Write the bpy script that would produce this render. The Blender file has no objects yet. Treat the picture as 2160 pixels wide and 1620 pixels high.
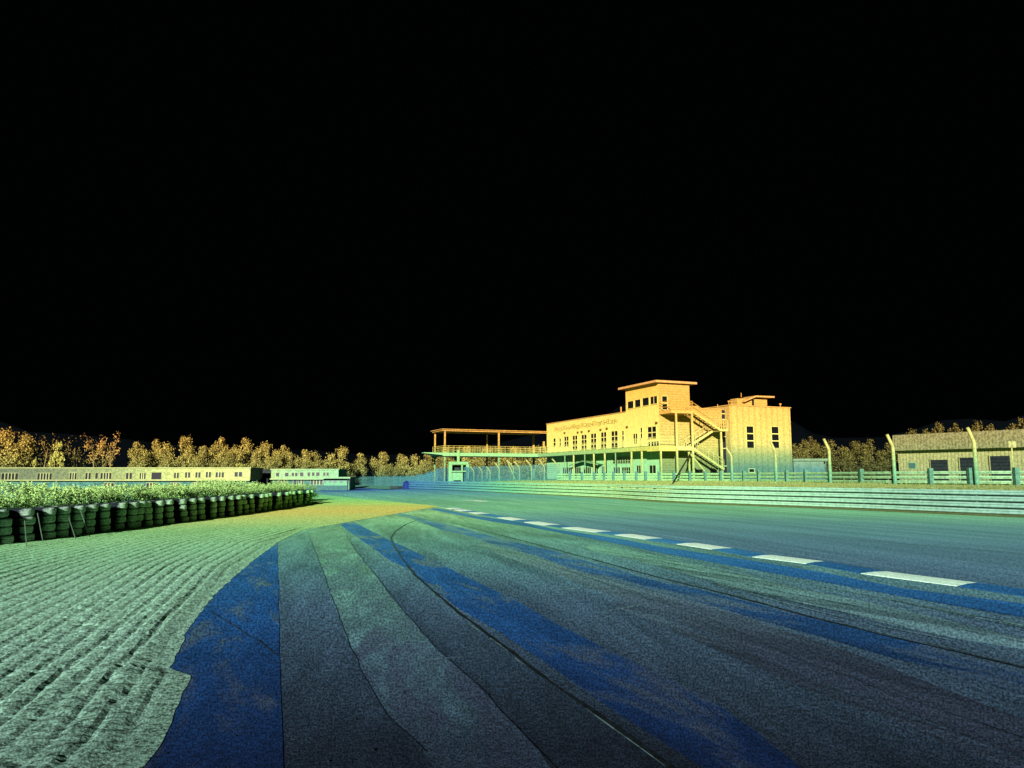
import bpy, bmesh, math, random
import numpy as np
from mathutils import Vector, Matrix, noise as mnoise
from mathutils.geometry import tessellate_polygon

random.seed(7)
rng = np.random.default_rng(7)
sc = bpy.context.scene
R = math.radians

# ------------------------------------------------------------------ camera, world, sun, exposure
PITCH = R(7.12); FPX = 1560.0; EYE = 1.7
cam_d = bpy.data.cameras.new('camera'); cam_d.lens = 26; cam_d.sensor_width = 36
cam_d.clip_start = 0.1; cam_d.clip_end = 3000
cam = bpy.data.objects.new('camera', cam_d); sc.collection.objects.link(cam)
cam.location = (0, 0, EYE); cam.rotation_euler = (R(90) + PITCH, 0, 0)
sc.camera = cam

world = bpy.data.worlds.new('World'); sc.world = world; world.use_nodes = True
bg = world.node_tree.nodes['Background']
bg.inputs['Color'].default_value = (0.35, 0.5, 0.6, 1); bg.inputs['Strength'].default_value = 0.0003

SUN_AZ = R(190); SUN_EL = R(15)     # azimuth measured clockwise from +Y: behind the camera, a little to its left
to_sun = Vector((math.sin(SUN_AZ) * math.cos(SUN_EL), math.cos(SUN_AZ) * math.cos(SUN_EL), math.sin(SUN_EL)))
sun_d = bpy.data.lights.new('sun', 'SUN'); sun_d.energy = 5.0; sun_d.angle = R(0.6); sun_d.color = (1.0, 0.985, 0.96)
sun = bpy.data.objects.new('sun', sun_d); sc.collection.objects.link(sun)
sun.rotation_euler = (-to_sun).to_track_quat('-Z', 'Y').to_euler(); sun.location = (-40, -80, 60)

sc.view_settings.view_transform = 'Standard'; sc.view_settings.look = 'None'
sc.view_settings.exposure = 1.5; sc.view_settings.gamma = 1.0

# ------------------------------------------------------------------ survey helpers (photo pixel -> place)
def ray(px, py):
    cx, cy = (px - 1080) / FPX, (810 - py) / FPX
    return Vector((cx, math.cos(PITCH) - cy * math.sin(PITCH), math.sin(PITCH) + cy * math.cos(PITCH)))
def G(px, py, z=0.0):
    d = ray(px, py); t = (z - EYE) / d.z
    return Vector((d.x * t, d.y * t, z))
def P(px, py, depth):
    d = ray(px, py); t = depth / d.y
    return Vector((d.x * t, depth, EYE + d.z * t))
def zat(py, depth, px=1080): return P(px, py, depth).z

def sm(a, b, x):
    t = min(1.0, max(0.0, (x - a) / (b - a))); return t * t * (3 - 2 * t)
def H(x, y):                         # the land falls away gently on the far left
    return -1.3 * sm(70, 170, y) * sm(-12, -24, x)

# ------------------------------------------------------------------ mesh helpers
class MB:
    def __init__(s): s.v = []; s.f = []; s.m = []
    def add(s, vs, fs, mi=0):
        n = len(s.v); s.v += [tuple(p) for p in vs]
        for f in fs: s.f.append(tuple(n + i for i in f)); s.m.append(mi)
        return s
    def box(s, x0, x1, y0, y1, z0, z1, mi=0):
        x0, x1 = min(x0, x1), max(x0, x1); y0, y1 = min(y0, y1), max(y0, y1); z0, z1 = min(z0, z1), max(z0, z1)
        vs = [(x, y, z) for z in (z0, z1) for y in (y0, y1) for x in (x0, x1)]
        return s.add(vs, [(0, 2, 3, 1), (4, 5, 7, 6), (0, 1, 5, 4), (2, 6, 7, 3), (0, 4, 6, 2), (1, 3, 7, 5)], mi)
    def bar(s, a, b, w, h=None, mi=0, up=(0, 0, 1)):      # square bar from a to b
        a, b = Vector(a), Vector(b); h = h or w; d = (b - a).normalized(); up = Vector(up)
        if abs(d.dot(up)) > .98: up = Vector((0, 1, 0))
        r = d.cross(up).normalized() * w / 2; u = r.cross(d).normalized() * h / 2
        vs = [p + i * r + j * u for p in (a, b) for (i, j) in ((-1, -1), (1, -1), (1, 1), (-1, 1))]
        return s.add(vs, [(0, 1, 2, 3), (7, 6, 5, 4), (0, 4, 5, 1), (1, 5, 6, 2), (2, 6, 7, 3), (3, 7, 4, 0)], mi)
    def tube(s, pts, rad, n=8, mi=0, cap=True):
        pts = [Vector(p) for p in pts]; rads = rad if isinstance(rad, (list, tuple)) else [rad] * len(pts)
        vs = []; fs = []
        for i, p in enumerate(pts):
            d = (pts[min(i + 1, len(pts) - 1)] - pts[max(i - 1, 0)]).normalized()
            a = d.cross(Vector((0.13, 1, 0.21))).normalized(); b = d.cross(a)
            for k in range(n):
                t = 2 * math.pi * k / n; vs.append(p + (a * math.cos(t) + b * math.sin(t)) * rads[i])
        for i in range(len(pts) - 1):
            for k in range(n):
                k2 = (k + 1) % n; fs.append((i * n + k, i * n + k2, (i + 1) * n + k2, (i + 1) * n + k))
        if cap:
            fs.append(tuple(range(n))); e = (len(pts) - 1) * n; fs.append(tuple(e + k for k in reversed(range(n))))
        return s.add(vs, fs, mi)
    def sweep(s, path, prof, side, mi=0):                 # open profile [(out, z)] along a ground path; side(i) = outward unit vector
        n = len(prof); vs = []
        for i, p in enumerate(path):
            o = side(i)
            for (a, z) in prof: vs.append((p.x + o.x * a, p.y + o.y * a, p.z + z))
        fs = [(i * n + k, i * n + k + 1, (i + 1) * n + k + 1, (i + 1) * n + k) for i in range(len(path) - 1) for k in range(n - 1)]
        return s.add(vs, fs, mi)
    def build(s, name, mats, parent=None, smooth=False, loc=None, recenter=False):
        me = bpy.data.meshes.new(name)
        vs = np.array(s.v, dtype=float)
        o = bpy.data.objects.new(name, me)
        if recenter:
            c = Vector((vs[:, 0].mean(), vs[:, 1].mean(), vs[:, 2].min())); vs = vs - np.array(c); o.location = c
        me.from_pydata([tuple(p) for p in vs], [], s.f); 
        if not isinstance(mats, (list, tuple)): mats = [mats]
        for m in mats: me.materials.append(m)
        if len(mats) > 1: me.polygons.foreach_set('material_index', s.m)
        if smooth: me.polygons.foreach_set('use_smooth', [True] * len(s.f))
        me.update(); sc.collection.objects.link(o)
        if parent is not None: o.parent = parent
        if loc is not None: o.location = loc
        return o

def tag(o, label=None, cat=None, group=None, kind=None):
    if label: o['label'] = label
    if cat: o['category'] = cat
    if group: o['group'] = group
    if kind: o['kind'] = kind
    return o
def empty(name, loc, rz=0, label=None, cat=None, group=None):
    o = bpy.data.objects.new(name, None); sc.collection.objects.link(o); o.empty_display_size = .3
    o.location = loc; o.rotation_euler = (0, 0, rz); return tag(o, label, cat, group)
def struct(o): o['kind'] = 'structure'; return o
def copy_tree(o, parent=None):
    c = o.copy(); sc.collection.objects.link(c)
    if parent is not None: c.parent = parent
    for ch in list(o.children): copy_tree(ch, c)
    return c
def sheet(name, pts, z, mat):                             # a flat sheet from a ground outline
    vs = [Vector((p.x, p.y, z)) for p in pts]
    tris = tessellate_polygon([vs])
    mb = MB(); fs = []
    for t in tris:
        a, b, c = (vs[i] for i in t)
        fs.append(t if (b - a).cross(c - a).z > 0 else (t[0], t[2], t[1]))
    mb.add(vs, fs)
    return mb.build(name, mat)
def densify(pts, step=1.0, jit=0.0, seed=0):
    r = random.Random(seed); out = []
    for a, b in zip(pts[:-1], pts[1:]):
        n = max(1, int((b - a).length / step))
        for i in range(n):
            p = a.lerp(b, i / n)
            if jit and 0 < i: p = p + Vector((r.uniform(-jit, jit), r.uniform(-jit, jit), 0))
            out.append(p)
    out.append(pts[-1]); return out
def strip_sheet(name, left, right, z, mat, n=60, jit=0.0, seed=1):   # sheet between two ground lines (near -> far)
    l = densify(left, .8, jit, seed); r_ = densify(right, .8, jit, seed + 5)
    return struct(sheet(name, l + list(reversed(r_)), z, mat))

# ------------------------------------------------------------------ materials: everything carries the survey's false colours
def lin(c): return tuple(((v / 255) / 12.92 if v / 255 <= .04045 else (((v / 255) + .055) / 1.055) ** 2.4) for v in c)
FLAT = ('runoff_asphalt', 'track_asphalt', 'pale_asphalt', 'worn_asphalt', 'pale_streak_asphalt', 'blue_paint', 'deep_blue_paint', 'faded_violet_paint', 'white_paint', 'groove_dirt', 'groove_lip', 'raked_gravel', 'rough_ground', 'dry_grass_bank')   # lie flat: full strength
SCAN = (0.0, 0.0)                                         # where the survey was taken from
def scan_mat(name, mode, stops, gain=.8, speck=0.35, sscale=4.0, pattern=None, dots=0.0, rough=.9, blotch=0.0, bscale=.4,
             stretch=None, wear=None, bump=0.0, bumpscale=30.0, speck_lo=.42, speck_hi=.56):
    if name not in FLAT: gain *= .585
    m = bpy.data.materials.new(name); m.use_nodes = True; nt = m.node_tree; N = nt.nodes; L = nt.links
    bs = N['Principled BSDF']; bs.inputs['Roughness'].default_value = rough
    bs.inputs['Specular IOR Level'].default_value = .04 if name != 'dark_hill' else 0
    def math_(op, a, b=None, c=None, clamp=False):
        n = N.new('ShaderNodeMath'); n.operation = op; n.use_clamp = clamp
        for i, v in enumerate((a, b, c)):
            if v is None: continue
            if isinstance(v, (int, float)): n.inputs[i].default_value = v
            else: L.new(v, n.inputs[i])
        return n.outputs[0]
    def maprange(v, a, b, c, d, smooth=True):
        n = N.new('ShaderNodeMapRange'); n.interpolation_type = 'SMOOTHSTEP' if smooth else 'LINEAR'
        L.new(v, n.inputs[0])
        for i, x in enumerate((a, b, c, d)): n.inputs[1 + i].default_value = x
        return n.outputs[0]
    def noise(vec, scale, detail=3.0, rough_=.6, dist=0.0):
        n = N.new('ShaderNodeTexNoise'); n.inputs['Scale'].default_value = scale; n.inputs['Detail'].default_value = detail
        n.inputs['Roughness'].default_value = rough_; n.inputs['Distortion'].default_value = dist
        L.new(vec, n.inputs['Vector']); return n.outputs['Fac']
    def mul(col, f):
        n = N.new('ShaderNodeMix'); n.data_type = 'RGBA'; n.blend_type = 'MULTIPLY'; n.inputs[0].default_value = 1
        L.new(col, n.inputs[6]); L.new(f, n.inputs[7]); return n.outputs[2]
    geo = N.new('ShaderNodeNewGeometry'); pos = geo.outputs['Position']
    sep = N.new('ShaderNodeSeparateXYZ'); L.new(pos, sep.inputs[0]); X, Y, Z = sep.outputs
    rr = math_('SQRT', math_('ADD', math_('MULTIPLY', X, X), math_('MULTIPLY', Y, Y)))
    src = {'r': rr, 'z': Z, 'x': X}[mode]
    lo, hi = stops[0][0], stops[-1][0]
    val = src
    if blotch:                                            # drifts the reading a little from place to place
        bn = noise(pos, bscale, 2.0)
        val = math_('ADD', src, math_('MULTIPLY', math_('SUBTRACT', bn, .5), blotch * (hi - lo)))
    if mode == 'r':
        t = maprange(math_('LOGARITHM', math_('MAXIMUM', val, lo * .99), 2.718281828), math.log(lo), math.log(hi), 0, 1, False)
        f = lambda v: (math.log(v) - math.log(lo)) / (math.log(hi) - math.log(lo))
    else:
        t = maprange(val, lo, hi, 0, 1, False); f = lambda v: (v - lo) / (hi - lo)
    cr = N.new('ShaderNodeValToRGB'); L.new(t, cr.inputs[0]); e = cr.color_ramp.elements
    for i, (v, c) in enumerate(stops):
        el = e[0] if i == 0 else (e[1] if i == len(stops) - 1 else e.new(f(v)))
    for i, (v, c) in enumerate(stops): 
        e[i].position = f(v); e[i].color = tuple(min(.95, k * gain) for k in lin(c)) + (1,)
    col = cr.outputs[0]
    svec = pos
    if stretch:                                           # streaks along the driving direction
        mp = N.new('ShaderNodeMapping'); mp.vector_type = 'TEXTURE'; mp.inputs['Rotation'].default_value = (0, 0, R(-stretch[0])); mp.inputs['Scale'].default_value = (1 / stretch[1], 1 / stretch[2], 1)
        L.new(pos, mp.inputs['Vector']); svec = mp.outputs[0]
        k = noise(svec, 1.0, 5.0, .62, .4)
        col = mul(col, maprange(k, .34, .66, stretch[3], 1.18))
        mp2 = N.new('ShaderNodeMapping'); mp2.vector_type = 'TEXTURE'; mp2.inputs['Rotation'].default_value = (0, 0, R(-stretch[0] - 7)); mp2.inputs['Scale'].default_value = (.2 / stretch[1], .25 / stretch[2], 1)
        L.new(pos, mp2.inputs['Vector'])
        col = mul(col, maprange(noise(mp2.outputs[0], 1.0, 4.0, .7, .2), .3, .7, .82, 1.12))
    if wear:                                              # paint worn through to what lies under it
        mp3 = N.new('ShaderNodeMapping'); mp3.vector_type = 'TEXTURE'; mp3.inputs['Rotation'].default_value = (0, 0, R(-stretch[0])); mp3.inputs['Scale'].default_value = (.45, 2.0, 1)
        L.new(pos, mp3.inputs['Vector']); k = noise(mp3.outputs[0], wear[1], 6.0, .66, .5)
        mx = N.new('ShaderNodeMix'); mx.data_type = 'RGBA'; L.new(maprange(k, wear[2], wear[3], 0, wear[4] if len(wear) > 4 else .85), mx.inputs[0]); L.new(col, mx.inputs[6])
        cr2 = N.new('ShaderNodeValToRGB'); L.new(t, cr2.inputs[0]); e2 = cr2.color_ramp.elements
        for i, (v, c) in enumerate(wear[0]):
            if 0 < i < len(wear[0]) - 1: e2.new(min(1, max(0, f(v))))
        for i, (v, c) in enumerate(wear[0]): e2[i].position = min(1, max(0, f(v))); e2[i].color = tuple(k_ * gain for k_ in lin(c)) + (1,)
        L.new(cr2.outputs[0], mx.inputs[7]); col = mx.outputs[2]
    if speck:                                             # gaps between the survey's points
        k = noise(pos, sscale, 2.0, .7)
        col = mul(col, maprange(k, speck_lo, speck_hi, 1 - speck, 1.0))
    if pattern:
        kind, sc_, dep = pattern
        src2 = {'siding': Z, 'upright': math_('ADD', math_('MULTIPLY', X, .8), math_('MULTIPLY', Y, -.6)), 'courses': Z}[kind]
        saw = math_('FRACT', math_('MULTIPLY', src2, sc_))
        col = mul(col, maprange(saw, 0.0, .45, 1 - dep, 1.0))
    if dots:                                              # rings of single points near the scanner
        az = math_('ARCTAN2', X, Y); el = math_('DIVIDE', 1.7, math_('MAXIMUM', rr, .5))
        cv = N.new('ShaderNodeCombineXYZ'); L.new(math_('MULTIPLY', az, 400.0), cv.inputs[0]); L.new(math_('MULTIPLY', el, 400.0), cv.inputs[1])
        vo = N.new('ShaderNodeTexNoise'); vo.noise_dimensions = '2D'; vo.inputs['Scale'].default_value = 1; vo.inputs['Detail'].default_value = 1.0
        L.new(cv.outputs[0], vo.inputs['Vector'])
        dm = maprange(vo.outputs['Fac'], .30, .70, .45, 1.5)
        amt = maprange(rr, 4.0, 26.0, dots, .06)
        mx = N.new('ShaderNodeMix'); mx.data_type = 'FLOAT'; L.new(amt, mx.inputs[0]); mx.inputs[2].default_value = 1; L.new(dm, mx.inputs[3])
        col = mul(col, mx.outputs[0])
    L.new(col, bs.inputs['Base Color'])
    if bump:
        bn = N.new('ShaderNodeBump'); bn.inputs['Strength'].default_value = bump; bn.inputs['Distance'].default_value = .02
        L.new(noise(pos, bumpscale, 4.0), bn.inputs['Height']); L.new(bn.outputs[0], bs.inputs['Normal'])
    return m

ASPH = [(3.2, (13, 18, 25)), (5, (26, 37, 50)), (7.5, (50, 72, 90)), (10.5, (70, 102, 122)), (14, (82, 130, 134)), (20, (102, 166, 142)),
        (27, (128, 198, 142)), (36, (148, 208, 138)), (45, (134, 198, 146)), (64, (104, 176, 152)), (84, (76, 138, 166)), (110, (64, 116, 168)), (220, (60, 100, 160))]
TRACK = [(3.2, (15, 21, 30)), (8, (46, 66, 88)), (11, (66, 98, 118)), (16, (78, 116, 134)), (22, (86, 134, 142)), (30, (98, 156, 146)), (39, (120, 192, 140)),
         (50, (122, 194, 142)), (64, (108, 182, 152)), (78, (96, 166, 164)), (95, (78, 140, 168)), (115, (66, 116, 168)), (220, (58, 98, 158))]
BLUE = [(3.2, (7, 15, 30)), (5, (11, 30, 62)), (7, (19, 52, 94)), (10, (27, 76, 126)), (15, (36, 96, 140)), (24, (54, 122, 150)), (40, (70, 138, 156))]
M = {}
M['asphalt'] = scan_mat('runoff_asphalt', 'r', ASPH, .88, .35, 16, dots=.95, stretch=(-14, 1.1, .16, .70), bump=.5, bumpscale=60)
M['track'] = scan_mat('track_asphalt', 'r', TRACK, .90, .36, 14, dots=.8, stretch=(-20, .9, .05, .86), bump=.3, bumpscale=60)
M['patch'] = scan_mat('pale_asphalt', 'r', [(3.2, (24, 34, 44)), (5, (40, 58, 72)), (7.5, (74, 108, 122)), (10.5, (96, 146, 140)), (14, (100, 160, 136)), (20, (112, 182, 140)), (36, (140, 206, 132))],
                      .88, .3, 18, dots=.9, stretch=(-8, 1.5, .5, .62), wear=([(3.2, (22, 28, 38)), (5, (36, 46, 62)), (7.5, (58, 74, 94)), (14, (84, 130, 124)), (36, (132, 196, 130))], 1.0, .38, .60, .95), bump=.4, bumpscale=50)
M['worn'] = scan_mat('worn_asphalt', 'r', [(3.2, (14, 18, 25)), (5, (26, 33, 45)), (7.5, (48, 62, 80)), (10.5, (70, 96, 110)), (14, (88, 126, 124)), (20, (104, 162, 134)), (36, (136, 200, 130))],
                     .88, .3, 18, dots=.9, stretch=(-25, 1.6, .12, .62), bump=.5, bumpscale=50)
M['pale_streak'] = scan_mat('pale_streak_asphalt', 'r', [(3.2, (36, 48, 60)), (7.5, (72, 98, 112)), (10.5, (92, 132, 138)), (14, (104, 158, 144)), (20, (116, 186, 146))],
                            .88, .3, 18, dots=.8, stretch=(-32, 2.2, .1, .5))
M['faint_streak'] = scan_mat('worn_asphalt', 'r', [(3.2, (20, 26, 35)), (5, (33, 43, 57)), (7.5, (56, 74, 92)), (10.5, (76, 106, 120)), (20, (106, 168, 142))], .88, .3, 18, dots=.9, stretch=(-32, 2.4, .12, .45), bump=.5, bumpscale=50)
M['blue'] = scan_mat('blue_paint', 'r', BLUE, .92, .25, 14, dots=.9, stretch=(-20, 1.2, .3, .82), wear=([(3.2, (22, 27, 38)), (7, (50, 66, 84)), (14, (74, 110, 112)), (40, (120, 180, 130))], .9, .50, .64, .9))
M['blue_new'] = scan_mat('deep_blue_paint', 'r', BLUE, .95, .2, 14, dots=.8, stretch=(-25, 1, .1, .85))
M['violet'] = scan_mat('faded_violet_paint', 'r', [(3.2, (9, 17, 30)), (7, (17, 42, 74)), (10, (24, 64, 104)), (15, (42, 94, 130)), (24, (64, 128, 146)), (40, (96, 162, 138))], .95, .25, 14, dots=.9,
                       stretch=(-24, 1.2, .25, .8), wear=([(3.2, (14, 20, 28)), (7, (44, 62, 80)), (10, (64, 90, 108)), (24, (96, 150, 134)), (40, (120, 180, 130))], .8, .44, .58, .85))
M['white'] = scan_mat('white_paint', 'r', [(8, (176, 216, 200)), (13, (188, 228, 204)), (25, (206, 238, 208)), (45, (216, 242, 208))], .92, .3, 20)
M['groove'] = scan_mat('groove_dirt', 'r', [(3.2, (12, 16, 18)), (9, (24, 36, 40)), (14, (44, 70, 66)), (24, (74, 122, 96)), (40, (96, 150, 110))], .8, .6, 12)
M['lip'] = scan_mat('groove_lip', 'r', [(3.2, (60, 84, 92)), (8, (92, 120, 116)), (24, (110, 170, 130))], .9, .6, 6)
M['gravel'] = scan_mat('raked_gravel', 'r', [(2.5, (60, 82, 75)), (5, (94, 126, 112)), (9, (126, 168, 146)), (14, (134, 184, 150)), (19, (138, 200, 148)), (25, (150, 212, 134)), (31, (188, 214, 116)),
                       (36, (212, 208, 104)), (41, (206, 212, 106)), (47, (164, 214, 108)), (56, (128, 210, 124)), (72, (112, 196, 138))], .94, .74, 24, dots=.65, bump=.4, bumpscale=24, speck_lo=.36, speck_hi=.52)
M['ground'] = scan_mat('rough_ground', 'r', [(10, (40, 62, 52)), (30, (90, 140, 90)), (60, (120, 170, 100)), (110, (90, 150, 130)), (200, (70, 120, 140)), (400, (10, 16, 22)), (900, (4, 6, 8))], .8, .5, 3)
M['verge'] = scan_mat('dry_grass_bank', 'r', [(30, (110, 132, 92)), (42, (158, 180, 102)), (55, (190, 212, 112)), (70, (192, 214, 114)), (85, (120, 195, 130)), (105, (70, 120, 160)), (160, (60, 110, 130))], .9, .5, 5, bump=1, bumpscale=8)
M['tuft'] = scan_mat('dry_grass_blades', 'r', [(30, (110, 128, 88)), (42, (146, 168, 100)), (55, (172, 202, 110)), (70, (172, 206, 112)), (85, (120, 190, 130)), (105, (70, 120, 160))], .6, .3, 5)
M['seam'] = scan_mat('seam_filler', 'r', [(3.2, (12, 17, 24)), (5, (26, 37, 48)), (7.5, (44, 64, 79)), (14, (68, 110, 114)), (27, (108, 176, 126)), (40, (112, 182, 130))], .85, .6, 9)
M['far_verge'] = scan_mat('far_grass', 'r', [(100, (104, 180, 140)), (220, (96, 166, 142))], .9, .3, 1)
M['rail'] = scan_mat('guardrail_steel', 'r', [(28, (112, 150, 144)), (38, (126, 168, 150)), (46, (148, 198, 156)), (56, (168, 214, 146)), (66, (158, 212, 144)), (76, (112, 194, 142)), (84, (96, 170, 156)), (97, (72, 132, 154)), (107, (54, 96, 150))], 1.15, .2, 5)
M['rail_end'] = scan_mat('rail_end_blue', 'r', [(80, (44, 70, 140)), (130, (38, 60, 130))], .6, .2, 4)
M['fence'] = scan_mat('fence_steel', 'r', [(34, (124, 162, 128)), (46, (146, 192, 138)), (58, (152, 206, 132)), (70, (152, 210, 128)), (84, (104, 176, 146)), (110, (70, 130, 160))], 1.1, .3, 5)
M['post'] = scan_mat('fence_post_steel', 'r', [(34, (100, 160, 134)), (60, (106, 166, 126)), (110, (80, 140, 150))], .62, .3, 6)
M['pole'] = scan_mat('cranked_pole_steel', 'z', [(1.0, (96, 168, 134)), (2.0, (120, 182, 130)), (2.8, (168, 196, 120)), (3.6, (214, 210, 120))], .75, .25, 6)
M['net'] = scan_mat('fence_net', 'r', [(60, (130, 190, 150)), (84, (92, 164, 150)), (110, (70, 132, 146)), (240, (80, 142, 134))], .72, .3, 3)
M['facade'] = scan_mat('facade_render', 'z', [(1.0, (140, 206, 146)), (3.2, (150, 212, 142)), (4.6, (172, 208, 120)), (5.4, (222, 222, 122)), (7.2, (247, 219, 108)), (9.4, (250, 210, 100)), (11, (249, 194, 84)), (12.7, (248, 178, 74))], 1.0, .14, 2.5, blotch=.05, bscale=.35)
M['siding'] = scan_mat('weatherboard', 'z', [(1.0, (100, 146, 104)), (3.6, (150, 172, 98)), (5.2, (214, 206, 108)), (7.5, (238, 202, 102)), (9.4, (244, 188, 86)), (12.7, (247, 186, 84))], .68, .24, 5, pattern=('siding', 3.4, .28), blotch=.05)
M['annex'] = scan_mat('annex_cladding', 'z', [(1.0, (76, 126, 118)), (2.8, (98, 146, 116)), (4.2, (150, 174, 108)), (5.6, (220, 208, 112)), (7.5, (241, 206, 102)), (10.4, (247, 190, 92))], .74, .25, 5, pattern=('upright', 2.2, .22))
M['roof'] = scan_mat('roof_edge', 'z', [(8, (238, 178, 84)), (10, (246, 186, 90)), (13, (250, 176, 96))], .78, .2, 4)
M['steel_z'] = scan_mat('stair_steel', 'z', [(1.0, (150, 196, 122)), (3.5, (190, 206, 112)), (5.0, (236, 228, 128)), (6.5, (244, 222, 120)), (8.4, (247, 194, 92)), (9.6, (246, 174, 74))], .82, .25, 5)
M['stair_dark'] = scan_mat('stair_tread_steel', 'z', [(1.0, (60, 90, 66)), (5, (110, 112, 56)), (9.5, (170, 110, 44))], .6, .5, 5)
M['deck'] = scan_mat('balcony_fascia', 'x', [(-22, (150, 206, 130)), (4, (150, 204, 128)), (12, (176, 212, 118)), (15.5, (226, 222, 104)), (22, (232, 216, 100))], .85, .2, 4)
M['terrace'] = scan_mat('terrace_timber', 'z', [(.5, (96, 160, 130)), (3, (140, 180, 120)), (4.6, (160, 206, 124)), (5.3, (200, 204, 104)), (6.4, (232, 186, 84)), (8.6, (246, 178, 84))], .72, .3, 4)
M['frame'] = scan_mat('window_frame', 'z', [(1.0, (140, 196, 136)), (4.6, (180, 210, 126)), (6, (236, 222, 120)), (9, (248, 216, 108)), (12.7, (248, 186, 90))], .9, .1, 3)
def glass(name, c, rough=.25):
    m = bpy.data.materials.new(name); m.use_nodes = True; nt = m.node_tree; b = nt.nodes['Principled BSDF']
    n = nt.nodes.new('ShaderNodeTexNoise'); n.inputs['Scale'].default_value = 1.5
    r_ = nt.nodes.new('ShaderNodeValToRGB'); r_.color_ramp.elements[0].color = tuple(k * .5 for k in lin(c)) + (1,); r_.color_ramp.elements[1].color = lin(c) + (1,)
    nt.links.new(n.outputs['Fac'], r_.inputs[0]); nt.links.new(r_.outputs[0], b.inputs['Base Color'])
    b.inputs['Roughness'].default_value = rough; b.inputs['Specular IOR Level'].default_value = .3
    return m
M['glass'] = glass('dark_glass', (18, 20, 18))
M['glass_teal'] = glass('teal_glass', (52, 84, 78), .5)
M['black'] = glass('matt_black', (9, 12, 16), .8)
M['hill'] = scan_mat('dark_hill', 'z', [(0, (10, 15, 19)), (40, (12, 17, 21)), (120, (13, 18, 22))], .75, .15, .05)
M['barn_roof'] = scan_mat('barn_band', 'z', [(4.3, (160, 166, 108)), (5.4, (168, 162, 104)), (6.5, (176, 162, 106))], .68, .45, 5, pattern=('upright', 3.4, .3))
M['barn_wall'] = scan_mat('barn_wall', 'z', [(1.0, (150, 178, 126)), (2.6, (182, 192, 126)), (4.4, (198, 198, 124))], .68, .3, 5, pattern=('upright', 3.0, .4))
M['barn_door'] = scan_mat('roller_door', 'z', [(1.0, (52, 70, 66)), (4, (50, 58, 58))], .6, .3, 4, pattern=('courses', 3, .5))
M['long'] = scan_mat('flat_block_wall', 'x', [(-135, (92, 104, 82)), (-112, (116, 128, 92)), (-95, (154, 168, 106)), (-78, (200, 210, 124)), (-62, (206, 216, 132)), (-55, (160, 206, 140)), (-40, (146, 206, 146))], .80, .35, 2.2)
M['long_low'] = scan_mat('flat_block_base', 'z', [(-1.5, (78, 140, 130)), (.9, (104, 158, 134))], .62, .4, 1.5)
M['ledge'] = scan_mat('flat_block_ledge', 'x', [(-135, (170, 182, 120)), (-70, (214, 222, 138)), (-40, (160, 212, 156))], .66, .15, 1)
M['grey'] = scan_mat('grey_side', 'z', [(-1.5, (60, 84, 84)), (4, (76, 84, 78))], .5, .4, 1)
M['booth'] = scan_mat('booth_panel', 'z', [(.4, (128, 200, 150)), (3.4, (142, 204, 128)), (5.4, (166, 206, 116))], .66, .15, 4)
M['low_wall'] = scan_mat('low_annex_render', 'z', [(1, (84, 132, 124)), (2.6, (92, 142, 128)), (4, (146, 176, 128))], .64, .2, 2)
M['tyre'] = scan_mat('side_shaded_tyre_rubber', 'r', [(14, (120, 134, 126)), (22, (124, 146, 130)), (32, (132, 168, 128)), (44, (130, 192, 118)), (55, (134, 198, 120))], 2.4, .5, 22, speck_lo=.36, speck_hi=.6)
M['stake'] = scan_mat('pale_stake', 'r', [(14, (110, 146, 118)), (50, (120, 156, 124))], .42, .2, 6)
M['shrub'] = scan_mat('shrub_leaf', 'z', [(.0, (66, 110, 66)), (.7, (112, 172, 88)), (1.25, (176, 220, 124)), (1.8, (192, 228, 138))], .88, .25, 8)
M['stem'] = scan_mat('shrub_stem', 'z', [(0, (40, 62, 44)), (2, (90, 120, 70))], .6, .3, 6)
def treemat(n, hi, g): return scan_mat(n, 'z', [(-1.5, (96, 128, 104)), (1.0, (120, 152, 104)), (3.2, (168, 176, 96)), (6, (204, 192, 96)), (10, (220, 186, 86)), (hi, (226, 160, 70))], g * 1.2, .72, 2.6, speck_lo=.40, speck_hi=.60)
M['leaf'] = treemat('golden_leaf', 17, .74); M['leaf_dim'] = treemat('dim_leaf', 15, .40); M['leaf_low'] = treemat('olive_leaf', 21, .55); M['leaf_dark'] = treemat('dark_olive_leaf', 15, .30)
M['leaf_orange'] = scan_mat('orange_leaf', 'z', [(0, (150, 150, 84)), (6, (206, 174, 90)), (10, (222, 170, 82)), (15, (224, 154, 74))], .85, .3, 1.2)
M['leaf_yellow'] = scan_mat('yellow_green_leaf', 'z', [(0, (140, 150, 80)), (5, (200, 196, 92)), (11, (220, 204, 96))], 1.0, .3, 1.2)
M['bark'] = scan_mat('pale_bark', 'z', [(-1, (140, 150, 100)), (6, (196, 176, 100)), (14, (214, 150, 76))], .55, .3, 2)

# ------------------------------------------------------------------ the land
def ground_grid(name, xs, ys, zoff, mat, hf=H):
    vs = [(x, y, hf(x, y) + zoff) for y in ys for x in xs]; n = len(xs)
    fs = [(j * n + i, j * n + i + 1, (j + 1) * n + i + 1, (j + 1) * n + i) for j in range(len(ys) - 1) for i in range(n - 1)]
    return struct(MB().add(vs, fs).build(name, mat, smooth=True))
axis = lambda a, b, n, p=2.2: [math.copysign(abs(t) ** p, t) * b if t > 0 else -abs(t) ** p * a for t in np.linspace(-1, 1, n)]
ground_grid('ground', axis(900, 900, 81), [-30, -10, 0] + [2 + 1000 * (t ** 2.4) for t in np.linspace(0, 1, 60)], -.08, M['ground'])
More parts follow.
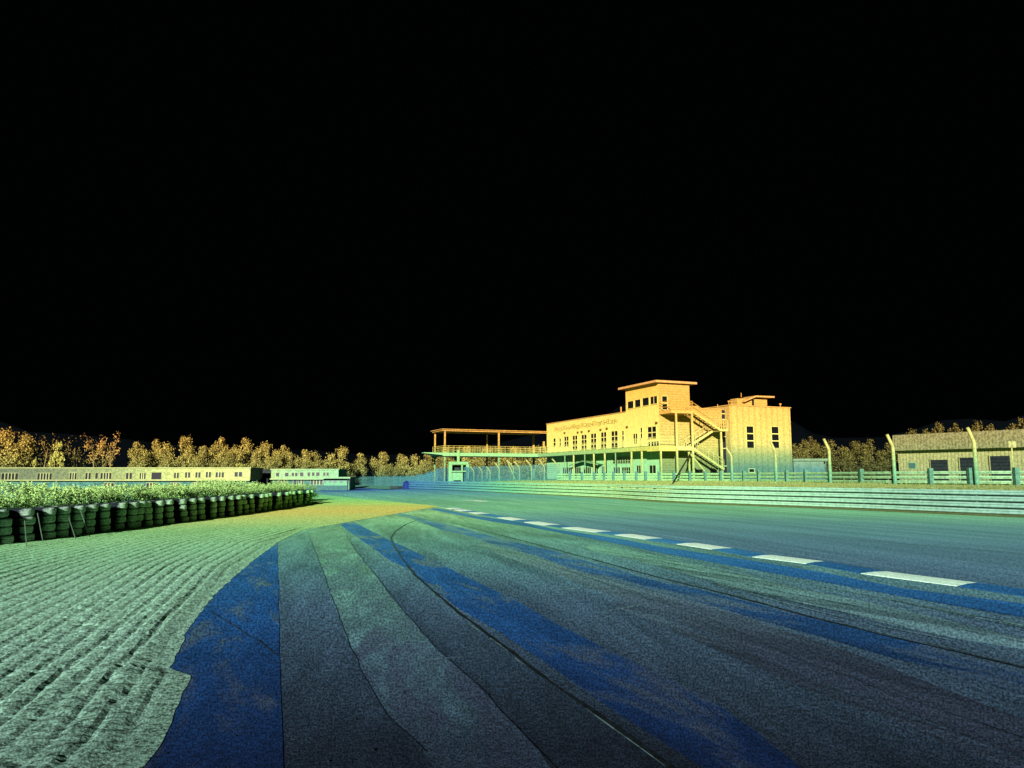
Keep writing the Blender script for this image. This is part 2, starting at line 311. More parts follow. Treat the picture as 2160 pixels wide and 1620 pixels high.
# racing track: everything between the run-off and the guardrail, running on to the left in the distance
xs = list(np.linspace(-34, 30, 60)); ys = [-4, 0] + list(np.linspace(3, 60, 24)) + list(np.linspace(64, 230, 34))
ground_grid('track', [-75, -60, -50, -42] + xs + [36, 44], ys, 0.0, M['track'])

# hills, nearly black, beyond the trees
def ridge(name, pts, depth, back):
    mb = MB(); vs = []
    for (px, py) in pts:
        p = P(px, py, depth); vs += [(p.x, depth - 60, -3), (p.x, depth, p.z), (p.x, depth + back, -3)]
    n = len(pts); fs = []
    for i in range(n - 1):
        for k in range(2): fs.append((3 * i + k, 3 * (i + 1) + k, 3 * (i + 1) + k + 1, 3 * i + k + 1))
    return struct(mb.add(vs, fs).build(name, M['hill'], smooth=True))
ridge('hill', [(-320, 850), (-140, 866), (0, 889), (30, 899), (60, 911), (140, 915), (230, 922), (330, 934), (450, 945), (560, 948), (670, 950), (780, 960), (900, 956), (1000, 945), (1090, 925),
               (1200, 898), (1277, 876), (1320, 850), (1380, 850), (1450, 858), (1500, 861), (1540, 862), (1600, 866), (1668, 886), (1690, 899), (1712, 913), (1760, 924), (1860, 922), (1930, 905), (1990, 886), (2050, 883),
               (2120, 889), (2160, 876), (2300, 850), (2500, 840)], 520, 200)

# ------------------------------------------------------------------ gravel trap, raked into furrows (real relief)
EDGE = [(-.6, -1.5), (1.4, -1.75), (2.6, -1.85)] + [(G(*p).y, G(*p).x) for p in [(310, 1620), (345, 1560), (366, 1500), (404, 1428), (360, 1412), (395, 1330), (440, 1270), (470, 1240), (520, 1195), (585, 1145), (640, 1118), (700, 1108), (760, 1097), (830, 1085), (880, 1076), (930, 1068)]]
ed = np.array([e[0] for e in EDGE]); ex = np.array([e[1] for e in EDGE])
rows = [-.5]
while rows[-1] < 43.0: rows.append(max(rows[-1] + .03, rows[-1] * 1.0095) if rows[-1] > 1 else rows[-1] + .08)
rows += list(np.linspace(43.6, 78, 24))
FARL = lambda d: -4.2 - 1.0 * (d - 42.8) * .60            # far border towards the track, beyond the tip
def gravel_edge(d):
    if d <= 42.8: return float(np.interp(d, ed, ex))
    return FARL(d)
vs = []; uvn = 0; cols = [0, -.02, -.05, -.09, -.14] + list(np.arange(-.2, -8.5, -.036)) + list(np.arange(-8.5, -17, -.3))
smooth_edge = np.interp
for d in rows:
    e0 = gravel_edge(d); es = float(np.interp(d, [0, 5, 9, 14, 19, 26, 33, 43, 80], [-1.5, -2.55, -3.75, -5.1, -6.0, -6.3, -5.4, -4.2, -22]))
    for c in cols:
        x = es + c + (e0 - es) * sm(-1.1, 0, c) + (0.03 * mnoise.noise(Vector((d * 3, 1.7, 0))) if d < 20 else 0)
        u = x - es
        q = Vector((u * .35, d * .12, 3.1))
        ph = u / .235 + .6 * mnoise.noise(q) + .10 * mnoise.noise(Vector((u * 1.5, d * .7, 8)))
        wv = math.cos(2 * math.pi * ph)
        trough = -max(0, -wv) ** 1.6
        amp = .021 * sm(0, -.35, c) * (1 - sm(6, 10.5, -u)) * (1 - .75 * sm(22, 34, d)) * (.75 + .5 * mnoise.noise(Vector((u * .8, d * .25, 5))))
        rough = .005 * mnoise.noise(Vector((x * 7, d * 5, 0))) + .006 * mnoise.noise(Vector((x * 17, d * 11, 2)))
        clod = -.028 * max(0, mnoise.noise(Vector((x * 9, d * 7, 9))) - .12) * sm(-.1, -.4, c) * (1 - sm(1.2, 2.6, -u)) * (1 - sm(9, 17, d))
        z = .012 + .055 * sm(0, -.5, c) + trough * amp + rough * sm(0, -.3, c) + clod
        vs.append((x, d, z if z > .004 else .004))
n = len(cols)
fs = [(j * n + i, j * n + i + 1, (j + 1) * n + i + 1, (j + 1) * n + i)[::-1] for j in range(len(rows) - 1) for i in range(n - 1)]
struct(MB().add(vs, fs).build('gravel_trap', M['gravel'], smooth=False))

# ------------------------------------------------------------------ run-off area: asphalt, patches, painted bands, grooves
g = lambda L_: [G(*p) for p in L_]
left_edge = [Vector((x + .0, d, 0)) for d, x in EDGE]
KU = [(2420, 1285), (2160, 1243), (2078, 1231), (1870, 1207), (1757, 1188), (1610, 1171), (1549, 1157), (1440, 1141), (1310, 1123), (1225, 1113), (1150, 1102.5), (1090, 1093.5), (1020, 1082), (985, 1076), (955, 1071)]
KL = [(2300, 1290), (2160, 1259), (2003, 1237), (1836, 1213), (1700, 1189), (1588, 1174), (1500, 1160), (1417, 1148), (1290, 1129), (1205, 1117.5), (1135, 1107), (1075, 1097), (1010, 1085.5), (975, 1079), (948, 1073)]
runoff_right = [Vector((30, 0, 0)), Vector((16, 5.5, 0))] + g(KL)
sheet_pts = [Vector((-1.6, -1, 0))] + [p + Vector((-.10, 0, 0)) for p in left_edge[1:]] + list(reversed(runoff_right)) + [Vector((30, -1, 0))]
struct(sheet('runoff_area', sheet_pts, .004, M['asphalt']))

patch_l = g([(700, 1620 + 40), (655, 1560), (640, 1490)]) 
strip_sheet('asphalt_patch', g([(960, 1680), (870, 1560), (815, 1510), (775, 1440), (740, 1370), (700, 1262), (672, 1182), (648, 1118)]),
            g([(1200, 1680), (1140, 1590), (1010, 1450), (920, 1370), (850, 1290), (790, 1212), (752, 1165), (722, 1112)]), .008, M['patch'], jit=.015)
strip_sheet('worn_asphalt', g([(2400, 1720), (2160, 1600), (1900, 1500), (1700, 1428), (1500, 1340), (1400, 1300), (1290, 1260), (1180, 1215), (1080, 1180), (1000, 1150)]),
            g([(2600, 1640), (2160, 1520), (1980, 1450), (1800, 1380), (1620, 1320), (1480, 1272), (1350, 1230), (1250, 1205), (1130, 1165), (1040, 1140)]), .008, M['worn'], jit=.02)
strip_sheet('pale_streak', g([(2400, 1460), (2160, 1372), (2000, 1345), (1850, 1312), (1700, 1272), (1560, 1240), (1440, 1210), (1330, 1180), (1240, 1160)]),
            g([(2400, 1400), (2160, 1348), (2000, 1310), (1850, 1275), (1700, 1245), (1560, 1212), (1440, 1186), (1330, 1162), (1240, 1148)]), .008, M['pale_streak'], jit=.03)
strip_sheet('pale_streak', g([(2400, 1730), (2160, 1635), (1900, 1528), (1700, 1456), (1500, 1368), (1400, 1324), (1300, 1282)]),
            g([(2400, 1700), (2160, 1606), (1900, 1504), (1700, 1431), (1500, 1345), (1400, 1304), (1300, 1268)]), .0083, M['faint_streak'], jit=.03)
# painted bands
strip_sheet('painted_band', [Vector((x - .08, d, 0)) for d, x in EDGE if d < 19.2 and d > .5], [Vector((-.5, 1.4, 0))] + g([(598, 1620), (590, 1400), (585, 1145)]), .0082, M['blue'], jit=.012)
strip_sheet('painted_band', g([(1560, 1680), (1480, 1620), (1300, 1505), (1160, 1406), (1050, 1332), (962, 1281), (905, 1236), (868, 1205), (826, 1184), (769, 1145), (713, 1104)]),
            g([(1850, 1720), (1687, 1620), (1591, 1543), (1496, 1476), (1355, 1409), (1244, 1353), (1170, 1316), (1074, 1261), (1000, 1226), (903, 1177), (822, 1140), (741, 1099)]), .0088, M['blue'], jit=.015)
strip_sheet('painted_band', g([(2400, 1540), (2160, 1467), (1974, 1413), (1859, 1383), (1744, 1348), (1591, 1306), (1496, 1276), (1319, 1235), (1207, 1201), (1133, 1173), (1061, 1156), (978, 1128), (928, 1117), (867, 1094), (819, 1083)]),
            g([(2400, 1490), (2160, 1417), (1993, 1375), (1878, 1344), (1729, 1310), (1584, 1272), (1477, 1245), (1356, 1220), (1244, 1187), (1172, 1164), (1061, 1139), (978, 1115), (894, 1094), (842, 1082)]), .0094, M['violet'], jit=.015)
strip_sheet('painted_band', g([(2400, 1350), (2160, 1304), (1974, 1272), (1783, 1237), (1591, 1203), (1400, 1168), (1300, 1147), (1200, 1128), (1117, 1112), (1033, 1100), (978, 1089), (906, 1074.5)]),
            g([(2400, 1316), (2160, 1275), (1897, 1241), (1744, 1210), (1591, 1184), (1400, 1155), (1300, 1136), (1172, 1117), (1089, 1100), (1006, 1089), (922, 1072.5)]), .0098, M['blue_new'], jit=.006)
# grooves: a dark crack with a broken pale lip
def ribbon(name, pts, w0, z, mat, jit=.01, seed=3, gaps=0.0):
    pts = densify(pts, .25, jit, seed); r_ = random.Random(seed); vs = []
    for i, p in enumerate(pts):
        d = (pts[min(i + 1, len(pts) - 1)] - pts[max(i - 1, 0)]).normalized(); nrm = Vector((-d.y, d.x, 0)); w = w0 * r_.uniform(.6, 1.4) / 2
        vs += [p + nrm * w + Vector((0, 0, z)), p - nrm * w + Vector((0, 0, z))]
    fs = [(2 * i, 2 * i + 1, 2 * i + 3, 2 * i + 2) for i in range(len(pts) - 1) if r_.random() >= gaps]
    o = MB().add(vs, fs).build(name, mat); return struct(o)
GRV = [(1500, 1680), (1411, 1620), (1356, 1579), (1300, 1539), (1244, 1498), (1189, 1461), (1133, 1420), (1078, 1376), (1022, 1335), (967, 1294), (911, 1246), (874, 1213), (848, 1179), (830, 1150), (824, 1135), (833, 1122), (855, 1107), (889, 1094)]
ribbon('groove', g(GRV), .042, .0125, M['groove'])
ribbon('groove', g([(x - 4 - (y - 1094) * .008, y + 1) for x, y in GRV[:11]]), .012, .0145, M['lip'], .014, 9, .3)
ribbon('groove', g([(2400, 1480), (2160, 1411), (2012, 1375), (1859, 1341), (1706, 1302), (1553, 1260), (1400, 1222), (1290, 1192), (1180, 1162), (1090, 1138), (1010, 1118), (950, 1102)]), .05, .0128, M['groove'])
ribbon('groove', g([(2400, 1475), (2160, 1407), (2012, 1371), (1859, 1337), (1706, 1298), (1553, 1257)]), .010, .0148, M['lip'], .01, 4, .4)
ribbon('seam', g([(900, 1590), (870, 1560), (815, 1510), (775, 1440), (740, 1370), (700, 1262), (672, 1182), (648, 1122)]), .009, .0122, M['seam'], .012)
ribbon('seam', g([(1240, 1690), (1140, 1590), (1010, 1450), (920, 1370), (850, 1290), (790, 1212), (752, 1165), (730, 1130)]), .009, .0124, M['seam'], .012)
ribbon('seam', g([(2400, 1190), (2160, 1168), (1850, 1143), (1553, 1115), (1300, 1092), (1180, 1080)]), .05, .0042, M['seam'], .006)
ribbon('seam', g([(2500, 1660), (2160, 1560), (1900, 1470), (1700, 1400), (1500, 1310), (1330, 1250), (1180, 1200)]), .018, .0126, M['seam'], .03)
ribbon('seam', g([(445, 1292), (500, 1325), (560, 1365), (585, 1385)]), .02, .0126, M['seam'], .02)
# pale cross lines on the worn strip and the start mark on the track
for a, b in (((1160, 1248), (1262, 1238)), ((1265, 1294), (1350, 1278)), ((895, 1352), (800, 1362)), ((985, 1388), (890, 1394))):
    ribbon('marking', g([a, b]), .06, .0132, M['pale_streak'], .01)
ribbon('marking', g([(975, 1055), (1000, 1055.5), (1022, 1058)]), .55, .0046, M['white'], .01)

# rubber and pale scuffs laid down along the driving line
kr = random.Random(31)
mkl = g([(2400, 1365), (2160, 1310), (1974, 1277), (1783, 1242), (1591, 1208), (1400, 1172), (1300, 1150), (1200, 1131), (1117, 1115), (1033, 1102)])
mkr = g([(2400, 1480), (2160, 1408), (2012, 1370), (1859, 1335), (1706, 1296), (1553, 1256), (1400, 1217), (1290, 1188), (1180, 1158), (1090, 1134)])
for k in range(11):
    t_ = kr.uniform(.06, .94); pts = [a.lerp(b, min(.97, max(.03, t_ + .05 * math.sin(i * .8 + k)))) for i, (a, b) in enumerate(zip(mkl, mkr))]
    i0 = kr.randrange(0, 5); i1 = min(len(pts), i0 + kr.randrange(3, 7))
    ribbon('skid_mark', pts[i0:i1], kr.uniform(.03, .12), .0134 + .0006 * k, M['pale_streak'], .012, 40 + k, .12)

# kerb: white and blue blocks, a low ramp about half a metre wide
ku, kl = g(KU), g(KL)
def resample(pts, step):
    out = [pts[0]]; acc = 0
    for a, b in zip(pts[:-1], pts[1:]):
        n = max(1, round((b - a).length / step))
        for i in range(1, n + 1): out.append(a.lerp(b, i / n))
    return out
mid = resample([(a + b) / 2 for a, b in zip(ku, kl)], .1)
whites = [(960, 985, 1073), (985, 1015, 1077), (1022, 1052, 1083), (1088, 1140, 1095), (1150, 1212, 1105), (1226, 1312, 1118), (1312, 1402, 1133), (1428, 1530, 1153), (1600, 1733, 1181), (1850, 2078, 1222)]
wr = [(G(b, y + (b - a) * .055).y, G(a, y - (b - a) * .055).y) for a, b, y in whites] + [(6.4, 7.9), (9.4, 9.5)]
mb = MB(); vs = []; prof = [(-.33, .0), (-.32, .008), (0, .018), (.32, .008), (.33, .0)]
for i, p in enumerate(mid):
    d = (mid[min(i + 1, len(mid) - 1)] - mid[max(i - 1, 0)]).normalized(); nrm = Vector((d.y, -d.x, 0))
    for (a, z) in prof: vs.append(p + nrm * a + d * (a * .16) + Vector((0, 0, z + .004)))
fs = []; ms = []
for i in range(len(mid) - 1):
    y = mid[i].y; w = any(a <= y <= b for a, b in wr)
    for k in range(4): fs.append((i * 5 + k, i * 5 + k + 1, i * 5 + 6 + k, i * 5 + 5 + k)); ms.append(0 if w else 1)
mb.add(vs, fs); mb.m = ms
struct(mb.build('kerb', [M['white'], M['blue_new']]))

# small stones and rubber crumbs
st = MB(); stone_r = random.Random(11)
for i in range(700):
    d = 3 + 22 * stone_r.random() ** 1.6; x = gravel_edge(d) + (stone_r.uniform(-6, .2) if i % 4 else stone_r.uniform(-.4, 3.0)); s_ = stone_r.uniform(.004, .011) * (1 + d * .05)
    z0 = .06 if x < gravel_edge(d) - .3 else .012
    a = [Vector((stone_r.uniform(-1, 1), stone_r.uniform(-1, 1), stone_r.uniform(.1, 1))).normalized() * s_ for _ in range(5)]
    st.add([Vector((x, d, z0)) + k for k in ([Vector((s_, 0, 0)), Vector((-s_, s_, 0)), Vector((-s_, -s_, 0)), Vector((0, 0, s_ * .9))])], [(0, 1, 3), (1, 2, 3), (2, 0, 3)])
tag(st.build('loose_stones', M['groove']), kind='stuff')

# ------------------------------------------------------------------ guardrail along the far side of the track
BAR = [Vector((31, 17, 0)), Vector((27, 24, 0))] + g([(2160, 1090), (2000, 1083.5), (1820, 1075.5), (1640, 1068.5), (1420, 1060), (1280, 1051), (1190, 1046.5), (1100, 1042), (1000, 1037), (920, 1033.3), (862, 1031.5)])
def spline(pts, step):
    out = []
    Pn = [pts[0] * 2 - pts[1]] + pts + [pts[-1] * 2 - pts[-2]]
    for i in range(1, len(Pn) - 2):
        p0, p1, p2, p3 = Pn[i - 1:i + 3]; n = max(2, int((p2 - p1).length / step))
        for k in range(n):
            t = k / n
            out.append(.5 * ((2 * p1) + (p2 - p0) * t + (2 * p0 - 5 * p1 + 4 * p2 - p3) * t * t + (3 * p1 - p0 - 3 * p2 + p3) * t ** 3))
    out.append(pts[-1]); return out
bar = spline(BAR, 1.2)
def side_of(path):
    def f(i):
        d = (path[min(i + 1, len(path) - 1)] - path[max(i - 1, 0)]).normalized(); return Vector((d.y, -d.x, 0))   # away from the track
    return f
sd = side_of(bar)
rail_root = empty('guardrail', bar[len(bar) // 2], label='long low guardrail of stacked corrugated steel beams along the far edge of the track', cat='guardrail')
inv = rail_root.location
def at_root(path): return [p - inv for p in path]
for k in range(4):
    z0 = .06 + k * .272
    prof = [(.05, z0), (-.03, z0 + .025), (-.06, z0 + .05), (-.06, z0 + .085), (-.02, z0 + .11), (-.02, z0 + .13), (-.06, z0 + .155), (-.06, z0 + .19), (-.03, z0 + .215), (.06, z0 + .232)]
    MB().sweep(at_root(bar), prof, sd).build('beam', M['rail'], rail_root)
for i in range(0, len(bar), 2):
    o = sd(i); p = bar[i] + o * .14
    MB().box(-.06, .06, -.06, .06, 0, 1.13).build('post', M['post'], rail_root, loc=p - inv)
# low block and blue bulge where the guardrail ends
e = bar[-1]; mb = MB(); mb.tube([e + Vector((-.3, .3, 0)), e + Vector((-.3, .3, .85)), e + Vector((-.2, .3, 1.05))], [.6, .5, .2], 10)
tag(mb.build('barrier_end', M['rail_end'], recenter=True), 'blue rounded block capping the far left end of the guardrail', 'barrier')
mb = MB(); a = G(823, 1031); b = G(852, 1031); mb.box(a.x, b.x, a.y - .4, a.y + .4, 0, .36)
tag(mb.build('low_barrier', M['grey'], recenter=True), 'low dark barrier lying on the track left of the blue rail end', 'barrier')

# bank behind the guardrail
offs = [(.55, 0), (.62, .9), (.75, 1.06), (1.3, 1.1), (2.2, 1.16), (3.4, 1.2), (5, 1.27), (7, 1.3), (10, 1.3), (14, 1.15), (22, 1.0), (60, 1.0), (140, 1.0)]
vs = []
for i, p in enumerate(bar):
    o = sd(i); s_ = 1 - .55 * sm(80, 104, p.length)
    for (a, z) in offs:
        j = .07 * mnoise.noise(Vector((p.x * .6 + a, p.y * .6, a))) if 1 < z else 0
        oo = o if a < 12 else (o + Vector((.55, .45, 0)) * min(1, a / 60)).normalized()
        vs.append((p.x + oo.x * a, p.y + oo.y * a, (z + j) * s_))
n = len(offs)
fs = [(i * n + k, i * n + k + 1, (i + 1) * n + k + 1, (i + 1) * n + k) for i in range(len(bar) - 1) for k in range(n - 1)]
struct(MB().add(vs, fs).build('grass_bank', M['verge'], smooth=True))
gt = MB(); gr_ = random.Random(21)
for _ in range(9000):
    i = gr_.randrange(0, len(bar) - 1); p = bar[i].lerp(bar[i + 1], gr_.random()); a = gr_.uniform(.7, 7.0); o = sd(i); s_ = 1 - .55 * sm(80, 104, p.length)
    zz = float(np.interp(a, [q[0] for q in offs], [q[1] for q in offs])) * s_ - .05; x, y = p.x + o.x * a, p.y + o.y * a
    h_ = gr_.uniform(.05, .2); w_ = gr_.uniform(.02, .05); an = gr_.uniform(0, 3.14); dx, dy = math.cos(an) * w_, math.sin(an) * w_; lx, ly = gr_.uniform(-.06, .06), gr_.uniform(-.06, .06)
    gt.add([(x - dx, y - dy, zz), (x + dx, y + dy, zz), (x + lx, y + ly, zz + h_)], [(0, 1, 2)])
tag(gt.build('grass_tufts', M['tuft']), kind='stuff')
# rough gravel strip at the foot of the guardrail
inner = [p - sd(i) * (.05 + .75 * sm(75, 35, p.length)) for i, p in enumerate(bar)]; outer = [p + sd(i) * .2 for i, p in enumerate(bar)]
vs = []
for a, b in zip(inner, outer): vs += [(a.x, a.y, .006), ((a.x + b.x) / 2, (a.y + b.y) / 2, .05), (b.x, b.y, .07)]
struct(MB().add(vs, [(3 * i + k, 3 * i + k + 1, 3 * i + 4 + k, 3 * i + 3 + k) for i in range(len(bar) - 1) for k in range(2)]).build('gravel_strip', M['tuft']))

# ------------------------------------------------------------------ rail fence and cranked poles on the bank
FZ = 1.26
def onray(px, d, z=FZ): p = P(px, 1005, d); return Vector((p.x, p.y, z))
FPTS = [(2420, 34.5), (2160, 37), (2037, 39), (1869, 43), (1736, 49), (1640, 54), (1535, 60), (1400, 66), (1290, 70), (1176, 75)]
fl = spline([onray(*q) for q in FPTS], 1.0)
def fence_at(px, path):
    tx = (px - 1080) / (FPX * math.cos(PITCH)) ; best = None
    for a, b in zip(path[:-1], path[1:]):
        fa, fb = a.x - tx * a.y, b.x - tx * b.y
        if fa * fb <= 0: return a.lerp(b, fa / (fa - fb))
    return path[0]
sf = side_of(fl)
fr = empty('rail_fence', fl[len(fl) // 2], label='three-beam steel rail fence with stout posts standing on the grassy bank', cat='fence'); inv = fr.location
for k in range(3):
    z0 = .05 + k * .25
    prof = [(.04, z0), (-.03, z0 + .015), (-.05, z0 + .04), (-.05, z0 + .07), (-.02, z0 + .085), (-.05, z0 + .10), (-.05, z0 + .13), (-.03, z0 + .16), (.04, z0 + .17)]
    MB().sweep(at_root(fl), prof, sf).build('beam', M['fence'], fr)
for px in (1200, 1225, 1250, 1271, 1290, 1312.6, 1337.6, 1357, 1385, 1416, 1449, 1481, 1513, 1561, 1592, 1650, 1689, 1804, 1947, 2029, 2124, 2240):
    p = fence_at(px, fl); w = .11
    MB().box(-w, w, -w - .12, w - .12, -.05, .88).build('post', M['post'], fr, loc=p - inv)
for (px, ty, lab) in ((1535, 944, 'cranked pole in front of the dark glass gap beside the steel stairs'), (1626, 932, 'thin cranked pole in front of the tall windowed annex'),
                      (1737, 926, 'cranked steel pole at the end of the low rounded wall'), (1869, 917, 'cranked steel pole just left of the corrugated barn'), (2037, 902.5, 'tallest and thickest cranked pole, in front of the corrugated barn')):
    p = fence_at(px, fl) + Vector((0, -.32, 0)); hz = zat(ty, p.y, px) - p.z
    o = (Vector((-.35, -.12, 0)) if px > 1560 else Vector((-.42, 0, 0)))
    top = p + Vector((0, 0, hz)) + o; el = hz * .73
    mb = MB(); mb.tube([Vector((0, 0, -.1)), Vector((0, 0, el * .6)), Vector((0, 0, el)), Vector((0, 0, el)) + (top - p - Vector((0, 0, el))) * .12 + Vector((0, 0, .06)), top - p], [.10, .095, .09, .088, .08], 10)
    tag(mb.build('cranked_pole', M['pole'], loc=p, smooth=False), lab, 'pole', 'cranked poles along the rail fence')

# catch fence with bent posts and wire net, left of the building
CF = [(1182, 76), (1147, 79), (1100, 84), (1050, 90), (1000, 97), (960, 104), (925, 112)]
cf = spline([onray(px, d, .95) for px, d in CF], 1.0); scf = side_of(cf)
cr_ = empty('catch_fence', cf[len(cf) // 2], label='tall wire catch fence with bent-over posts between booth and main building', cat='fence'); inv = cr_.location
for (px, ty) in ((1001, 984), (1018, 984), (1034.6, 984), (1054, 976), (1083, 973), (1096, 974), (1121, 970), (1147.6, 969), (1176, 968)):
    p = fence_at(px, cf); hz = zat(ty, p.y, px) - p.z; lean = Vector((-.55, -.1, 0)) * (hz / 2.2)
    el = hz * .72; base = Vector((0, 0, -.1))
    MB().tube([base, Vector((0, 0, el * .9)), Vector((0, 0, el)) + lean * .12, Vector((0, 0, hz * .9)) + lean * .6, Vector((0, 0, hz)) + lean], .07, 7).build('post', M['pole'], cr_, loc=p - inv)
pa = fence_at(1086, cf); MB().tube([pa - inv + Vector((.2, 0, 0)), pa - inv + Vector((-.9, 0, 2.6))], .07, 7).build('brace', M['pole'], cr_)
net = MB(); nz = 2.0
for i in range(len(cf) - 1):
    a, b = cf[i] - inv, cf[i + 1] - inv
    for k in range(11): net.bar(a + Vector((0, 0, .05 + k * .19)), b + Vector((0, 0, .05 + k * .19)), .036)
    for k in range(5):
        q = a.lerp(b, k / 5); net.bar(q, q + Vector((0, 0, nz)), .036)
net.build('wire_net', M['net'], cr_)
low = MB(); low.sweep([p - inv for p in cf], [(.25, -.3), (.25, .5), (.45, .5), (.45, -.3)], scf); low.build('base_wall', M['net'], cr_)

# distant fence beyond the track bend
DF = [(742, 215), (790, 205), (840, 185), (880, 165), (925, 140)]
dfp = spline([Vector((P(px, 1005, d).x, d, H(P(px, 1005, d).x, d) + .25)) for px, d in DF], 2.0); sdf = side_of(dfp)
dr = empty('boundary_fence', dfp[len(dfp) // 2], label='distant teal mesh fence beyond the bend of the track, below the trees', cat='fence'); inv = dr.location
pal = MB()
for i in range(len(dfp) - 1):
    a, b = dfp[i] - inv, dfp[i + 1] - inv
    for k in range(7): pal.bar(a + Vector((0, 0, .1 + k * .4)), b + Vector((0, 0, .1 + k * .4)), .07)
    for k in range(4): q = a.lerp(b, k / 4); pal.bar(q, q + Vector((0, 0, 2.6 + .25 * random.random())), .09)
pal.build('mesh_panel', M['net'], dr)
for i in range(0, len(dfp), 3): MB().tube([Vector((0, 0, 0)), Vector((0, 0, 3.0))], .1, 6).build('post', M['net'], dr, loc=dfp[i] - inv)
vs = []
for i, p in enumerate(dfp): o = -sdf(i); vs += [(p.x - o.x * 6, p.y - o.y * 6, p.z - .2), (p.x, p.y, p.z + .35), (p.x + o.x * 8, p.y + o.y * 8, p.z + .35)]
struct(MB().add(vs, [(3 * i + k, 3 * i + k + 1, 3 * i + 4 + k, 3 * i + 3 + k) for i in range(len(dfp) - 1) for k in range(2)]).build('far_verge', M['far_verge']))
for px, lab in ((783, 'thinner left one of two far slim masts in front of the trees'), (791, 'right one of two far slim masts in front of the trees')):
    p = P(px, 1010, 225); p.z = H(p.x, p.y)
    tag(MB().tube([Vector((0, 0, 0)), Vector((0, 0, zat(972, 225, px) - p.z))], .16 if px > 785 else .12, 6).build('mast', M['net'], loc=p), lab, 'mast', 'far slim masts')

# ------------------------------------------------------------------ main building (local frame: x across the end wall, y along the facade)
C0 = P(1392, 945, 85); C0.z = 0; ANG = math.atan2(.38, .925); cu, cv = math.cos(ANG), math.sin(ANG)
U = Vector((cu, cv, 0)); V = Vector((-cv, cu, 0))
def loc2(p): q = p - C0; return q.dot(U), q.dot(V), q.z
def on_plane(px, py, n, off):                             # ray against local plane n.p = off
    d = ray(px, py); o = Vector((0, 0, EYE)) - C0
    t = (off - o.dot(n)) / d.dot(n); return loc2(Vector((0, 0, EYE)) + d * t)
def FAC(px, py, u=0.0): a = on_plane(px, py, U, u); return a[1], a[2]
def SID(px, py, v=0.0): a = on_plane(px, py, V, v); return a[0], a[2]
LEN = FAC(1153.5, 940)[0]; DEP = SID(1524, 920)[0]; ROOF = SID(1392, 859)[1]
TW_U = SID(1455, 850)[0]; TW_V = FAC(1320, 850)[0]; TW_Z = SID(1392, 807.5)[1]
BASE = .9
bld = empty('clubhouse', C0, ANG, 'long two-storey building with a control tower on its roof and lettering on the facade', 'building')
w = MB()
def wallbox(mb, x0, x1, y0, y1, z0, z1):
    n0 = len(mb.f); mb.box(x0, x1, y0, y1, z0, z1)
    mb.m[n0 + 2] = 1; mb.m[n0 + 5] = 1; mb.m[n0 + 3] = 1  # end walls are weatherboarded
wallbox(w, 0, DEP, 0, LEN, BASE, ROOF); w.build('wall', [M['facade'], M['siding']], bld)
t = MB(); wallbox(t, 0, TW_U, 0, TW_V, ROOF + .004, TW_Z); tower = t.build('tower', [M['facade'], M['siding']], bld)
ru0, _ = SID(1386, 803, -.9); 
rp = MB().box(-.62, TW_U + .78, -.45, TW_V + .75, TW_Z + .005, TW_Z + .25); rp.build('tower_roof', M['roof'], tower)
cp = MB()
cp.box(-.08, .12, TW_V + .01, LEN + .08, ROOF + .003, ROOF + .09); cp.box(TW_U + .01, DEP + .08, -.08, .12, ROOF + .003, ROOF + .09)
cp.build('parapet_coping', M['roof'], bld)
MB().box(TW_U + .3, DEP - 2.5, 1.0, 3.0, ROOF + .01, ROOF + .45).build('roof_hatch', M['siding'], bld)
for (px, y0, y1, uu) in ((1310, 859, 871, 1.0), ):
    v_, z_ = FAC(px, y1, uu); MB().box(uu - .06, uu + .06, v_ - .06, v_ + .06, ROOF, ROOF + .95).build('flue', M['steel_z'], bld)
for (px, y0) in ((1514, 850), ):
    u_, z_ = SID(px, 862, 1.0); MB().bar((u_, 1.0, ROOF), (u_, 1.0, ROOF + .75), .06).build('aerial', M['steel_z'], bld)

def window(px0, px1, py0, py1, nx, ny, parent, face='F', off=0.0, fw=.07, gmat='glass', pname='window', fmat='frame', bw=None):
    bw = bw or fw * .7
    pm = (px0 + px1) / 2
    if face == 'F':
        a, b = FAC(px1, py0, off)[0], FAC(px0, py0, off)[0]; z1, z0 = FAC(pm, py0, off)[1], FAC(pm, py1, off)[1]
        box = lambda mb, s0, s1, q0, q1, d0, d1: mb.box(off - d1, off - d0, s0, s1, q0, q1)
    else:
        a, b = SID(px0, py0, off)[0], SID(px1, py0, off)[0]; z1, z0 = SID(pm, py0, off)[1], SID(pm, py1, off)[1]
        box = lambda mb, s0, s1, q0, q1, d0, d1: mb.box(s0, s1, off - d1, off - d0, q0, q1)
    f = MB(); D = .06
    box(f, a - fw, b + fw, z1, z1 + fw, -.02, D); box(f, a - fw, b + fw, z0 - fw, z0, -.02, D + .02)
    box(f, a - fw, a, z0, z1, -.02, D); box(f, b, b + fw, z0, z1, -.02, D)
    for i in range(1, nx): s = a + (b - a) * i / nx; box(f, s - bw / 2, s + bw / 2, z0, z1, .012, D - .01)
    for j in range(1, ny): q = z0 + (z1 - z0) * j / ny; box(f, a, b, q - bw / 2, q + bw / 2, .012, D - .012)
    fo = f.build(pname, M[fmat], parent)
    p = MB(); box(p, a, b, z0, z1, -.03, .015); p.build('pane', M[gmat], fo)
    return fo
z4 = lambda x0, x1, y0, y1: (1120 + x0 / 5.4, 1120 + x1 / 5.4, 780 + y0 / 5.4, 780 + y1 / 5.4)
for q in ((1103, 1170, 360, 440), (1186, 1250, 342, 425), (1272, 1345, 320, 408), (1362, 1440, 304, 388)): window(*z4(*q), 2 if q[0] > 1350 else 1, 1, tower, bw=.05)
